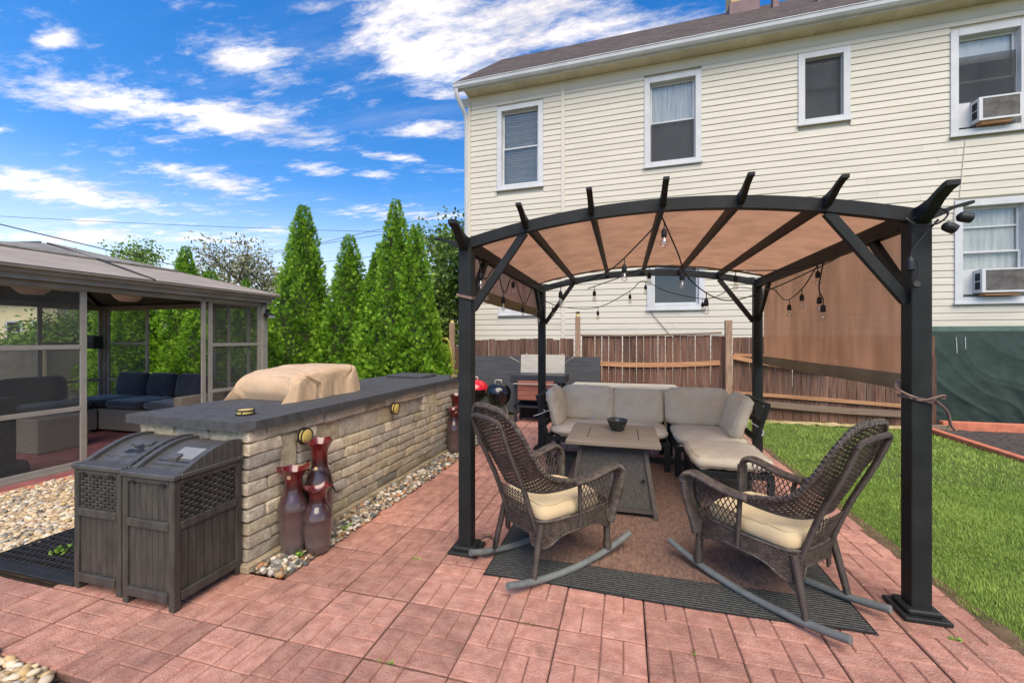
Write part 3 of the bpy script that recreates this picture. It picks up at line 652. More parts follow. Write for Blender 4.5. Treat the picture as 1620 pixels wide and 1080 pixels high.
# roof
ov = .34; ez = HT+.12
roof = MB()
for sgn in (0, 1):
    y0, y1 = (-ov, 3.15) if not sgn else (HD+ov, 3.15); za, zb = ez+.12, 10.36
    V = []
    for x in (-.22, HL+.22):
        V += [(x, y0, za), (x, y1, zb), (x, y1, zb-.10), (x, y0, za-.10)]
    roof.add(V, [(0, 1, 5, 4), (2, 3, 7, 6), (0, 4, 7, 3), (1, 2, 6, 5), (0, 3, 2, 1), (4, 5, 6, 7)])
roof_o = roof.build('roof', shingle_m, house)
MB().box(6.25, 6.85, 2.6, 3.3, 9.7, 11.6, .02).build('chimney', chim_m, roof_o)
MB().box(6.2, 6.9, 2.5, 3.2, 9.5, 10.16, .01).build('chimney_flashing', chimbase_m, roof_o)
for vx, vy in ((7.05, 2.0), (7.75, 1.35)):
    MB().box(vx, vx+.14, vy, vy+.16, vy*.788+7.7, vy*.788+8.2, .01).build('roof_vent', chimbase_m, roof_o)
MB().box(.0, HL, -.32, .02, HT, HT+.03).build('soffit', soffit_m, house)
sof = bpy.data.objects['soffit']
for i in range(int(HL/.3)):
    MB().box(i*.3+.004, i*.3+.296, -.318, -.02, HT-.008, HT-.002).build('soffit_panel', soffit_m, sof)
MB().box(-.2, HL+.2, -.025, .0, HT-.22, HT-.012).build('frieze_board', siding_m, house)
gp = [(-.335, HT+.15), (-.46, HT+.15), (-.47, HT+.135), (-.455, HT+.12), (-.445, HT+.06), (-.41, HT+.02), (-.335, HT+.02), (-.335, HT+.03), (-.40, HT+.035), (-.43, HT+.075), (-.44, HT+.14), (-.335, HT+.14)]
MB().prism(gp, -.22, HL+.2, 'x').build('gutter', trim_m, house)
MB().box(-.2, HL+.2, -.337, -.318, HT-.01, HT+.13).build('fascia', trim_m, house)
MB().tube([(-.16, -.40, HT+.03), (-.16, -.38, HT-.1), (-.06, -.12, HT-.42), (-.045, -.06, HT-.55), (-.045, -.06, 1.2), (-.045, -.07, .1)], 1, 8, flat=(.042, .03)).build('downspout', trim_m, house, smooth=40)

def window(x0, x1, z0, z1, kd):
    cas = .115; ax, bx_, az, bz = x0+cas, x1-cas, z0+cas*.8, z1-cas; d = -.040
    b = MB()
    b.box(x0, ax, d, .05, z0, z1, .004).box(bx_, x1, d, .05, z0, z1, .004).box(ax, bx_, d, .05, bz, z1, .004).box(ax, bx_, d, .05, z0, az, .004)
    b.box(x0-.02, x1+.02, d-.028, d+.002, z0-.035, z0+.012, .004)
    b.box(ax, ax+.012, .05, .16, az, bz).box(bx_-.012, bx_, .05, .16, az, bz).box(ax, bx_, .05, .16, bz-.012, bz).box(ax, bx_, .05, .16, az, az+.012)
    w = b.build('window', trim_m, house)
    sm = bronze_m if kd == 'screen' else trim_m
    mid = az+(bz-az)*(.5 if kd not in ('ac', 'ac2') else .62); lo = az+.012
    if kd == 'ac': mid = az+(bz-az)*.52; lo = az+.48
    if kd == 'ac2': mid = az+(bz-az)*.50; lo = az+.46
    L, Rr = ax+.013, bx_-.013; t = .034
    def sash(za, zb, y, nm):
        s = MB(); s.box(L, L+t, y, y+.03, za, zb, .003).box(Rr-t, Rr, y, y+.03, za, zb, .003).box(L+t, Rr-t, y, y+.03, zb-t, zb, .003).box(L+t, Rr-t, y, y+.03, za, za+t, .003)
        if kd == 'ac2' and za > mid-.1: s.box(L+t, Rr-t, y+.002, y+.028, (za+zb)/2+.05, (za+zb)/2+.075)
        s.build(nm, sm, w); MB().box(L+t, Rr-t, y+.013, y+.017, za+t, zb-t).build('pane', pane_m, w)
    sash(mid-.015, bz-.013, .075, 'upper_sash'); sash(lo, mid+.018, .045, 'lower_sash')
    sc = {'curtain': (lo, mid-.01), 'screen': (lo, bz-.03), 'ac': (lo, bz-.35)}.get(kd)
    if sc: MB().box(L+.01, Rr-.01, .034, .036, sc[0], sc[1]).build('insect_screen', meshpane_m, w)
    # what hangs behind the glass
    inn = {'blind': blind_m, 'curtain': curtain_m, 'screen': curtain_m, 'ac': trim_m, 'ac2': curtain_m, 'low': darkroom_m}[kd]
    zlo = {'ac': bz-.45, 'low': mid}.get(kd, az)
    mm = {'ac': trim_m, 'low': blind_m}.get(kd, inn)
    if kd == 'blind':
        for i in range(int((bz-az)/.045)):
            zz = bz-.04-i*.045
            if zz > az: MB().bar((L+.01, .128, zz), (Rr-.01, .128, zz), .046, .003, up=(0, .8, 1)).build('blind_slat', blind_m, w)
    else:
        c = MB(); c.grid(lambda u, v: (lerp(L, Rr, u), .114+.004*math.sin(u*40+fbm((u*5, v, 3), 1, 2)*2), lerp(zlo, bz, v)), 60, 2); c.build('curtain', mm, w)
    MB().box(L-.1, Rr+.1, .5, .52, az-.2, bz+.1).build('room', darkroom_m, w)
for a in WIN: window(*a)
def ac(x, z, w, h, label):
    L_ = house.matrix_basis @ Vector((x, -.16, z)); t = thing('air_conditioner', label, 'air conditioner', tuple(L_), R(-2.1), 'window air conditioners')
    b = MB(); b.box(0, w, 0, .45, 0, h, .008); b.build('case', trim_m, t)
    MB().box(.05, w-.02, -.012, .0, .035, h-.03, .002).build('grille', acgrille_m, t)
    fr = MB(); fr.box(0, .05, -.016, -.001, 0, h).box(w-.02, w, -.016, -.001, 0, h).box(.05, w-.02, -.016, -.001, 0, .033).box(.05, w-.02, -.016, -.001, h-.028, h); fr.build('frame', trim_m, t)
    for i in (0, 1):
        for j in (0, 1): MB().box(-.006, -.001, .03+i*.06, .08+i*.06, .06+j*.15, .19+j*.15).build('side_louvre', darkroom_m, t)
    MB().box(-.16, -.004, .19, .215, -.01, h+.02).build('side_curtain', trim_m, t)
    MB().box(.06, w-.1, .02, .16, -.05, -.002).build('wood_shim', railwood_m, t)
bpy.context.view_layer.update()
house.matrix_basis = Matrix.Translation((-3.655, 9.58, 0)) @ Matrix.Rotation(R(-2.1), 4, 'Z')
ac(9.60, 5.26, .56, .40, 'white window air conditioner in the upstairs window at the right end')
ac(9.64, 2.29, .62, .41, 'white window air conditioner in the downstairs window above the green cloth')
# small crack-like cable stapled across the siding
tag(MB().tube([house.matrix_basis @ Vector(p) for p in ((9.5, -.03, 5.0), (9.42, -.03, 4.0), (9.36, -.03, 3.96))]+[house.matrix_basis @ Vector((9.33, -.034, 3.5))], .006, 5).build('cable', siding_m), 'thin pale cable run down the siding between two right hand windows', 'cable')
tag(MB().tube([house.matrix_basis @ Vector(p) for p in ((4.2, -.035, 2.08), (4.9, -.03, 1.2))], .006, 5).build('cable', strap_m), 'thin brown cable slanting down from the lower middle window', 'cable')

# ================================================================== FENCE
FV = 8.5
fence = thing('picket_fence', 'weathered brown wooden board fence in front of the house', 'fence', (0, FV, 0))
def pick(x, w, h, z0=.03, m=fence_m, y=0):
    e = .003; t = random.uniform(-.005, .005)
    poly = [(-w/2, 0), (w/2, 0), (w/2, h-e*2), (w/2-e*2, h), (-w/2+e*2, h), (-w/2, h-e*2)]
    MB().prism(poly, -.009, .009, 'y').build('picket', m, fence, (x, y+random.uniform(-.004, .004), z0), (0, t, 0))
x = -3.35
while x < -1.02: w = .138; pick(x+w/2, w-.004, 1.45+random.uniform(-.02, .02)); x += w+.001
x = -.82
while x < 1.72: w = .125; pick(x+w/2, w-.001+random.uniform(-.005, .004), 1.52+random.uniform(-.012, .012)); x += w+.008
x = 1.95
while x < 4.92: w = .132; pick(x+w/2, w-.001+random.uniform(-.005, .003), 1.50+random.uniform(-.015, .015)); x += w+.006
def rail(x0, z0, x1, z1, m, sagm=.0, w=.035, h=.08, y=-.035):
    P = [(lerp(x0, x1, t/8), y, lerp(z0, z1, t/8)-sagm*4*(t/8)*(1-t/8)) for t in range(9)]
    k = 1/math.cos(PI/4)/1.2; MB().tube(P, 1, 4, up=(0, 0, 1), flat=(w/2*k, h/2*k)).build('rail', m, fence)
rail(-.85, 1.56, 1.75, 1.60, greyrail_m, .02, .09, .035, 0); rail(-.85, 1.02, 1.72, 1.05, railwood_m, .05, .04, .085); rail(-.85, .25, 1.72, .25, greyrail_m, 0)
rail(1.95, 1.20, 4.9, 1.00, railwood_m, -.02, .04, .055); rail(1.9, 1.16, 3.4, .93, railwood_m, .02, .035, .07, -.075); rail(1.95, .50, 4.9, .34, railwood_m, -.01, .04, .06); rail(1.95, .36, 4.9, .23, greyrail_m, .03, .05, .10, -.06)
rail(-3.3, 1.0, -.95, 1.0, greyrail_m, 0, .035, .08, .035)
def fpost(x, h, w, label, cap, y=FV-.09, m=post_m):
    t = thing('fence_post', label, 'post', (x, y, 0), 0, 'fence posts'); MB().box(-w/2, w/2, -w/2, w/2, -.05, h, .006).build('post', m, t)
    if cap:
        MB().lathe([(.035, h), (.04, h+.015), (.036, h+.02), (.036, h+.075)], 12).build('lamp_lens', lens_m, t, smooth=40)
        MB().lathe([(.055, h+.075), (.055, h+.085), (.02, h+.105)], 12).build('lamp_cap', blackflat_m, t, smooth=40)
        MB().lathe([(.048, h), (.048, h+.012)], 12).build('lamp_base', steel_m, t)
fpost(-.89, 1.93, .095, 'fence post with a small solar lamp beside the charcoal board', True)
fpost(-3.6, 1.83, .10, 'fence post with a solar lamp next to the yellow hose', True)
fpost(1.85, 1.83, .11, 'plain pale fence post taller than the boards behind the sofa', False)
fpost(4.95, 1.2, .09, 'short fence post at the edge of the green cloth', False, FV+.02, fence_m)
# charcoal painted board leaning on the fence
tag(MB().box(-3.05, -.44, 0, .025, 0, 1.14, .003).build('board', board_m, None, (0, 8.17, .0), (R(-4), 0, 0)), 'charcoal painted plywood board leaning on the fence behind the grills', 'board')
# green cloth on its own fence
gc = thing('privacy_cloth', 'dark green privacy cloth sagging in folds from a top rail', 'cloth', (4.97, 8.62, 0))
def tarp(u, v):
    x = u*4.3; zt = 1.62; s = math.sin
    ph = x*1.25+1.9*v**1.15; w = fbm((x*.8, v*1.4, 4), 1, 2)
    r1 = max(0, 1-abs(s(ph*3.1+1.6*w)))**2.2; r2 = max(0, 1-abs(s(ph*5.3+2.6*w+1)))**3; env = (1-v)**.35*min(1, v*6)*(.55+.6*max(0, fbm((x*.9, v*1.1, 9), 1, 2)+.4))
    sag = .07*math.sin(v*PI)
    return (x, -.03-sag-.03*r1*env-.026*r2*env-.022*fbm((x*3+v*3, v*4, 1), 1, 4)*(1-v)**.3, .03+v*(zt-.03)+.02*s(x*2)*(1-v))
MB().grid(tarp, 240, 90).build('cloth', tarp_m, gc, smooth=60)
MB().box(0, 4.3, -.03, .02, 1.615, 1.70, .004).build('top_band', bandgreen_m, gc)
for i in range(5): MB().box(.05+i*1.05, .09+i*1.05, .03, .07, 0, 1.7).build('post', steel_m, gc)
for x_ in (.33, .45): MB().tube([(x_, -.07, 1.52), (x_+.004, -.085, 1.1 if x_ > .4 else 1.25)], .004, 5).build('hanging_tie', tie_m, gc)
tag(MB().tube(spline([(4.95, 8.2, .02), (5.0, 8.15, .2), (5.12, 8.1, .33)], 4), [.006]*4+[.004]*4+[.001], 4).build('grass_tuft', grass_m), 'tall grass stalk by the corner of the mulch bed', 'grass')

# hose on the fence post
hs_ = thing('garden_hose', 'yellow green garden hose looped over a hook on the fence post', 'hose', (-3.72, 8.38, .62))
for i in range(9):
    w = .05+.018*i; a = random.uniform(-.03, .03); zt = .87+random.uniform(-.02, .02)
    P = spline([(-w-.02*random.random(), -.02*i*.5, .0+random.uniform(0, .12)), (-w*.95, -.01*i*.5, .5), (-w*.5, -.01*i, zt-.05), (a*.3, -.012*i, zt), (w*.45, -.01*i, zt-.05), (w*.85, -.01*i, .5), (w+.02*random.random(), -.02*i*.5, .0+random.uniform(0, .12))], 6)
    MB().tube(P, .011, 7).build('coil', hose_m, hs_, smooth=60)
MB().tube([(0, .02, .84), (0, -.1, .84), (0, -.12, .88)], .012, 6).build('hook', blackflat_m, hs_)
MB().tube(spline([(-.1, -.12, .0), (-.02, -.13, -.08), (.12, -.12, .0)], 6), .011, 7).build('coil', hose_m, hs_, smooth=60)

# ================================================================== GAZEBO
GU, GV0, GV1, GU1 = -6.1, 2.2, 5.92, -9.95
gaz = thing('gazebo', 'taupe aluminium gazebo with hipped roof and insect screen panels', 'gazebo', (0, 0, 0))
pad = kind(sheet('gazebo_floor', -10.6, -5.82, 1.6, 6.5, -.012, joint_m), 'structure')
for i in range(5):
    for j in range(5): 
        b = MB(); b.box(-.475, .475, -.485, .485, -.03, 0, .006); b.build('floor_slab', floor_m, pad, (-10.12+i*.957, 2.09+j*.98, .004+random.uniform(-.002, .002)))
for j in range(5): MB().box(-.075, .075, -.485, .485, -.05, 0, .006).build('floor_border', border_m, pad, (-5.745, 2.09+j*.98, .012))
for (x, y) in ((GU, GV0), (GU, GV1), (GU1, GV0), (GU1, GV1)): MB().box(x-.055, x+.055, y-.055, y+.055, 0, 2.10, .006).build('post', rail_m, gaz)
def eavebeam(x0, x1, y0, y1): MB().box(x0, x1, y0, y1, 2.05, 2.13, .006).build('beam', eave_m, gaz)
eavebeam(GU-.05, GU+.06, GV0, GV1); eavebeam(GU1-.05, GU1+.05, GV0, GV1); eavebeam(GU1, GU, GV0-.06, GV0+.05); eavebeam(GU1, GU, GV1-.05, GV1+.06)
eu0, eu1, ev0, ev1 = GU1-.2, GU+.2, GV0-.2, GV1+.12; cxg, cyg = (eu0+eu1)/2, (ev0+ev1)/2; hw = (eu1-eu0)/2; hv = (ev1-ev0)/2
def frus(b, s0, z0, s1, z1, thick=.0):
    V = []
    for s_, z_ in ((s0, z0), (s1, z1)): V += [(cxg-hw*s_, cyg-hv*s_, z_), (cxg+hw*s_, cyg-hv*s_, z_), (cxg+hw*s_, cyg+hv*s_, z_), (cxg-hw*s_, cyg+hv*s_, z_)]
    b.add(V, [(0, 1, 5, 4), (1, 2, 6, 5), (2, 3, 7, 6), (3, 0, 4, 7)])
b = MB(); frus(b, .97, 2.112, .97, 2.16); frus(b, .97, 2.16, .99, 2.175); frus(b, .99, 2.175, .99, 2.205); frus(b, .99, 2.205, 1.012, 2.22); frus(b, 1.012, 2.22, 1.012, 2.25); b.build('eave', eave_m, gaz)
roofg = MB(); frus(roofg, 1.015, 2.251, .5, 2.575); rg = roofg.build('roof', roofcloth_m, gaz)
b = MB(); frus(b, .53, 2.585, .006, 2.86); frus(b, .53, 2.565, .53, 2.585); b.build('roof_top', rooftop_m, gaz)
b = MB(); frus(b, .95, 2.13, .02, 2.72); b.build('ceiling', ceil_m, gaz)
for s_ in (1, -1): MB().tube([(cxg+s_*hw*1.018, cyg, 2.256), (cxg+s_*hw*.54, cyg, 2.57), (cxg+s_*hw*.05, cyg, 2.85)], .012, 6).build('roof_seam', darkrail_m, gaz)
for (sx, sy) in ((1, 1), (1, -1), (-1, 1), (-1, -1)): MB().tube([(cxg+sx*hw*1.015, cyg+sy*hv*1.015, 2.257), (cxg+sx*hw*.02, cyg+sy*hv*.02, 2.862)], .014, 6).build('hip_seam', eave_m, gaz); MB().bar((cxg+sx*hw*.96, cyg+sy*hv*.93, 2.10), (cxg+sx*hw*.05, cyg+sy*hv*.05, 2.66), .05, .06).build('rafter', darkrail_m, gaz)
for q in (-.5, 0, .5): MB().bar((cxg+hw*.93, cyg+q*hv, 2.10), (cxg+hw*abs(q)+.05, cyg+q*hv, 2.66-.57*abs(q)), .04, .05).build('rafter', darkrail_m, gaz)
def panel(a, c, fixed, axis, rails, m=rail_m, w=.06, off=0):
    """screened panel between two uprights along axis; fixed is the other coordinate"""
    def bx(b, s0, s1, z0, z1, t=.03):
        if axis == 'v': b.box(fixed-t/2+off, fixed+t/2+off, s0, s1, z0, z1, .003)
        else: b.box(s0, s1, fixed-t/2+off, fixed+t/2+off, z0, z1, .003)
        return b
    b = MB(); bx(b, a, a+w, .03, 2.08); bx(b, c-w, c, .03, 2.08)
    for z_ in rails: bx(b, a+w, c-w, z_-.025, z_+.025)
    f = b.build('screen_frame', m, gaz)
    s = MB(); bx(s, a+w, c-w, .06, 2.05, .003); s.build('screen', screen_m, f)
RL = [.055, .69, 1.40, 2.06]
panel(2.25, 3.44, GU, 'v', RL); panel(4.93, 5.87, GU, 'v', RL); panel(4.80, 4.86, GU, 'v', [], w=.03, off=.03)
for q in ((2.2, 3.44), (4.8, 5.92)): MB().box(GU-.04, GU+.05, q[0], q[1], .0, .03).build('sill', rail_m, gaz)
panel(GU1+.05, GU1+1.15, GV1, 'u', RL, rail_m); panel(GU1+2.75, GU-.06, GV1, 'u', RL, rail_m)
panel(GV1-1.0, GV1-.06, GU1, 'v', RL, rail_m); panel(GV0+.06, GV0+1.1, GU1, 'v', RL, rail_m); panel(GU1+.05, GU1+1.2, GV0, 'u', RL, rail_m)
for s_ in (5.3, 5.66): MB().box(GU-.06, GU-.03, s_, s_+.03, .06, 2.05).build('mullion', rail_m, gaz)
# flood light, speaker and hanging lamps
t = thing('flood_light', 'small black flood light on the corner post of the gazebo', 'lamp', (GU+.06, GV1+.02, 1.93)); MB().box(0, .05, -.02, .03, .02, .08, .005).build('bracket', blackflat_m, t); MB().box(.03, .14, -.09, .06, -.03, .03, .006, Matrix.Rotation(R(25), 4, 'Y')).build('head', blackflat_m, t); MB().box(.14, .144, -.08, .05, -.022, .022, 0, Matrix.Rotation(R(25), 4, 'Y')).build('lens', trim_m, t)
tag(MB().box(-.09, .09, -.08, .08, 0, .25, .01).build('speaker', blackflat_m, None, (-9.72, 5.62, 1.30)), 'black box speaker hung by the far corner post of the gazebo', 'speaker')
for (lu, lv, lb) in ((-7.4, 4.69, 'white bowl lamp hanging in the open bay of the gazebo'), (-7.4, 3.61, 'white bowl lamp hanging behind the insect screen of the gazebo')):
    t = thing('pendant_lamp', lb, 'lamp', (lu, lv, 2.07), 0, 'pendant lamps in the gazebo')
    MB().lathe([(.10, 0), (.15, .04), (.20, .11), (.225, .19), (.21, .19)], 24).build('shade', lamp_m, t, smooth=40); MB().tube([(0, 0, .19), (0, 0, .62)], .008, 6).build('cord', cord_m, t)
# dark pedestal by the screen
t = thing('pedestal', 'dark square pedestal with flared foot standing inside the gazebo screen', 'pedestal', (-6.52, 2.93, .004))
MB().prism([(-.16, 0), (.16, 0), (.16, .07), (.11, .14), (-.11, .14), (-.16, .07)], -.16, .16, 'y').build('foot', blackflat_m, t); MB().box(-.085, .085, -.085, .085, .13, .74, .01).build('column', blackflat_m, t); MB().prism([(-.10, .74), (.10, .74), (.10, .80), (.05, .85), (-.05, .85), (-.10, .80)], -.1, .1, 'y').build('cap', blackflat_m, t)
# gazebo sectional sofa
def gsofa(name, label, loc, w, d, along, nseat, backs, arms):
    t = thing(name, label, 'sofa', loc, 0, 'navy sectional in the gazebo')
    MB().box(0, w, 0, d, .04, .36, .012).build('base', wovengrey_m, t)
    for x_ in (.05, w-.09):
        for y_ in (.05, d-.09): MB().box(x_, x_+.04, y_, y_+.04, 0, .04).build('foot', rail_m, t)
    n_ = nseat; L_ = w if along == 'x' else d
    for i in range(n_):
        if along == 'x': cushion(L_/n_-.015, d-.17, .15, i).build('seat_cushion', navy_m, t, ((i+.5)*L_/n_, (d-.15)/2, .44), smooth=60)
        else: cushion(w-.17, L_/n_-.015, .15, i).build('seat_cushion', navy_m, t, (w/2+.07, (i+.5)*L_/n_, .44), smooth=60)
    for (kx, ky, kw, rz) in backs: cushion(kw, .42, .17, kx*3).build('back_cushion', navy_m, t, (kx, ky, .69), (R(80), 0, rz), smooth=60)
    if along == 'x': MB().box(0, w, d-.06, d, .36, .66, .01).build('back_frame', wovengrey_m, t)
    else: MB().box(0, .06, 0, d, .36, .66, .01).build('back_frame', wovengrey_m, t)
    for (x0, x1, y0, y1) in arms: MB().box(x0, x1, y0, y1, .36, .60, .015).build('arm', wovengrey_m, t)
gsofa('sectional_sofa', 'navy cushioned wicker sofa section along the hedge side of the gazebo', (-8.95, 4.75, .006), 2.5, .8, 'x', 3, [(.55, .66, .74, 0), (1.25, .66, .62, 0), (1.9, .66, .62, 0)], [(2.36, 2.5, .02, .8)])
gsofa('sectional_sofa', 'navy cushioned wicker sofa section turned towards the house, with one arm', (-8.95, 3.05, .006), .82, 1.68, 'y', 2, [(.16, .45, .8, R(90)), (.16, 1.25, .8, R(90))], [(0, .8, 0, .14)])
tag(MB().box(-.20, .20, -.27, .27, 0, .45, .015).build('wicker_ottoman', wovengrey_m, None, (-7.44, 3.84, .006)), 'grey brown wicker coffee table box on the gazebo floor', 'ottoman')

# ================================================================== STONE COUNTER
CT = thing('stone_counter', 'outdoor kitchen counter of tumbled tan blocks with charcoal top', 'counter', (-2.335, 2.15, 0), R(-2.0))
LW, WD = 3.42, 1.0
MB().box(-WD+.05, -.05, .05, LW-.05, 0, .905).build('core', mortar_m, CT)
MB().box(-WD-.0, .035, -.03, LW, 0, .052, .008).build('footing', footing_m, CT)
def block_mesh(l, h, d, seed, rough=.012):
    """tumbled block: face towards +x, length along y; flat split face with worn uneven arrises"""
    b = MB(); rr = random.Random(seed); e1, e2 = .007, .02
    ys = [-l/2, -l/2+e1, -l/2+e2, -l/5, l/5, l/2-e2, l/2-e1, l/2]; zs = [-h/2, -h/2+e1, -h/2+e2, h/2-e2, h/2-e1, h/2]
    cr = [rr.uniform(.6, 1.8) for _ in range(4)]
    for i, y in enumerate(ys):
        for j, z in enumerate(zs):
            dy = min(i, len(ys)-1-i); dz = min(j, len(zs)-1-j); drop = {0: .010, 1: .0025, 2: 0, 3: 0}
            x = -max(drop[dy], drop[dz])-(.006*cr[(i > 3)*2+(j > 2)] if dy+dz <= 1 else 0)
            x += rough*.7*fbm((y*11+seed*3.1, z*11, seed), 1, 3)
            yy = y+.004*fbm((z*22, seed, i), 1, 2)*(dy == 0)*2-math.copysign(.010, y)*(dy == 0)*(dz == 0)*cr[j > 2]; zz = z+.004*fbm((y*14, seed+9, j), 1, 2)*(dz == 0)*1.5-math.copysign(.005, z)*(dz == 0)*(dy == 0)*cr[i > 3]
            b.v.append((x, yy, zz))
    n, m = len(ys)-1, len(zs)-1
    for i in range(n):
        for j in range(m): b.f.append((i*(m+1)+j, (i+1)*(m+1)+j, (i+1)*(m+1)+j+1, i*(m+1)+j+1))
    base = len(b.v); ring = [i*(m+1) for i in range(n+1)]+[n*(m+1)+j for j in range(1, m+1)]+[i*(m+1)+m for i in range(n-1, -1, -1)]+[j for j in range(m-1, 0, -1)]
    for i in ring: p = b.v[i]; b.v.append((-d, p[1], p[2]))
    k = len(ring)
    for i in range(k): b.f.append((ring[i], base+i, base+(i+1) % k, ring[(i+1) % k]))
    b.f.append(tuple(base+i for i in range(k)))
    return b
BL = {}
def block(x, y, z, l, h, rz=0, tone=1., proud=0, d=.09, smoothf=False):
    key = (round(l, 2), round(h, 3), random.randrange(4), smoothf)
    if key not in BL:
        me = block_mesh(key[0]-.006, h-.005, d, random.random()*50, .014 if not smoothf else .005).mesh('block', 22); me.materials.append(block_m); BL[key] = me
    o = link('block', BL[key], CT, (x, y, z), (0, 0, rz)); w = random.uniform(-.05, .05)
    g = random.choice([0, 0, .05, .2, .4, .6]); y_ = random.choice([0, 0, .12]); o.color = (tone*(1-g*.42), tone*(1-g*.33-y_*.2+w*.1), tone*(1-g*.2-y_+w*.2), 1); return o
RH = .0853; Z0 = .052
lens = [.29, .34, .20, .26, .31, .17]
holes = [(.27, .43, 6, 9), (.62, 2.28, 7, 9), (2.37, 2.62, 6, 9)]       # y0,y1,row0,row1 : smooth upright stones set into the courses
for r in range(10):
    z_ = Z0+RH*(r+.5); y = 0
    segs = []; lo = 0
    for (a, c, r0, r1) in holes:
        if r0 <= r < r1: segs.append((lo, a)); lo = c
    segs.append((lo, LW))
    for a, c in segs:
        y = a; first = True
        while y < c-.01:
            l = random.choice(lens) if not (first and a == 0) else (.16 if r % 2 else .30)
            l = round(l+random.uniform(-.02, .02), 2)
            if c-y-l < .11: l = c-y
            if l > .42: l = round(l/2, 2)
            first = False
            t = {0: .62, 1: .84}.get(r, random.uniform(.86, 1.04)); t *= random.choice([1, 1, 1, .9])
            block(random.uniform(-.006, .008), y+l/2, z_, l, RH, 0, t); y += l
    # near end face
    x_ = -WD; k = 0
    while x_ < -.09:
        l = round(random.choice(lens), 2)
        if -.088-x_-l < .11: l = -.088-x_
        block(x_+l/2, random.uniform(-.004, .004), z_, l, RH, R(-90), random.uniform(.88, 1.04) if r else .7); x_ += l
    # far end and back, plain
    x_ = -WD
    while x_ < -.1:
        l = min(.34, -.09-x_); block(x_+l/2, LW, z_, l, RH, R(90), .95); x_ += l
def upright(y0, y1, r0, r1, n, dep=-.022):
    for i in range(n):
        l = (y1-y0)/n; block(dep, y0+l*(i+.5), Z0+RH*(r0+r1)/2, l, RH*(r1-r0), 0, random.uniform(.84, .97), d=.07, smoothf=True)
upright(.27, .43, 6, 9, 1); upright(.62, 2.28, 7, 9, 6, -.035); upright(2.37, 2.62, 6, 9, 2, -.004)
def slabf(x, y, top):
    return x, y
b = MB(); pl = [(-WD-.05, -.055), (-.02, -.055), (.045, .02), (.045, LW+.05), (-WD-.05, LW+.05)]
b.prism(pl, .908, .966, 'z'); b.build('countertop', slab_m, CT)
MB().box(-.9, -.35, LW-.55, LW-.12, .967, 1.0, .006).build('raised_lid', slab_m, CT)
def puck(loc, rot, label):
    t = thing('solar_puck_light', label, 'lamp', loc, 0, 'round solar deck lights', rot)
    MB().lathe([(.062, 0), (.062, .008), (.055, .012)], 24).build('base', blackflat_m, t, smooth=40); MB().lathe([(.054, .012), (.054, .03), (.046, .036)], 24).build('lens', lens_m, t, smooth=40)
    MB().tube([(.056*math.cos(a*PI/12), .056*math.sin(a*PI/12), .032) for a in range(24)], .005, 5, closed=True).build('ring', blackflat_m, t)
    for a in range(4): MB().bar((.058*math.cos(a*PI/2+.4), .058*math.sin(a*PI/2+.4), .008), (.057*math.cos(a*PI/2+.4), .057*math.sin(a*PI/2+.4), .034), .008, .005, up=(1, 1, 0)).build('rib', blackflat_m, t)
puck((-2.56, 2.34, .966), None, 'yellow round solar light lying on the near end of the charcoal countertop')
puck((-2.24, 5.30, .966), None, 'yellow round solar light lying on the far end of the charcoal countertop')
puck((-2.305, 2.60, .775), (0, R(90), R(-2)), 'yellow round solar light on the wall above the near glazed jars')
puck((-2.255, 3.78, .79), (0, R(90), R(-2)), 'yellow round solar light on the wall midway along the counter')
# grill under its cover
def cover():
    b = MB(); Lx, Ly = .62, .88
    def sec(t):   # height and half width along the length
        h = np.interp(t, [0, .06, .22, .45, .56, .95, 1.0], [.20, .215, .24, .255, .275, .272, .262]); w = np.interp(t, [0, .1, .9, 1], [.30, .33, .33, .31]); return h, w
    def f(u, v):
        t = v; h, w = sec(t)
        # arc across: from left hem over the top to right hem
        q = u*2-1; e = 8.0
        ang = q*PI/2; sx = math.copysign(abs(math.sin(ang))**(2/e), math.sin(ang)); cz = abs(math.cos(ang))**(2/e)
        x = sx*w*(1+.05*(1-cz)); z = cz*h
        y = lerp(0, Ly, t)
        hem = 1-cz
        wv = .008*hem*math.sin(t*13+3*q)+.014*fbm((t*4, q*2.5, 7), 1.3, 4)*(.3+.7*hem)
        d = abs((t*1.9-.15)-(1-z/.27)); crease = -.02*math.exp(-(d/.06)**2)*(q > 0)+.015*math.exp(-((d-.1)/.05)**2)*(q > 0)
        d2 = abs((1-t)*2.2-(1-z/.27)); crease += -.014*math.exp(-(d2/.05)**2)*(q > 0)
        slope = (1-min(t/.28, 1))
        y += slope*.10*cz; 
        return (x+(wv+crease)*(1 if q > 0 else -1), y-.02*hem*slope, max(z+.008*fbm((x*6, y*6, 2), 1, 3)*cz, .0))
    b.grid(f, 60, 70)
    # end caps
    def cap(t, s):
        def g(u, v):
            p = f(u, t); return (p[0]*(1-.0*v), p[1]+s*(.03*math.sin(v*PI)+.01*fbm((u*5, v*3, 3), 1, 3)), p[2]*(1-v))
        return g
    b.grid(cap(0, -1), 60, 8); b.grid(cap(1, 1), 60, 8)
    return b
gcov = cover().build('grill_cover', tan_m, None, (-2.99, 2.84, .967), (0, 0, R(-3)), smooth=70)
tag(gcov, 'tan fabric cover draped over a grill on the stone counter', 'cover')

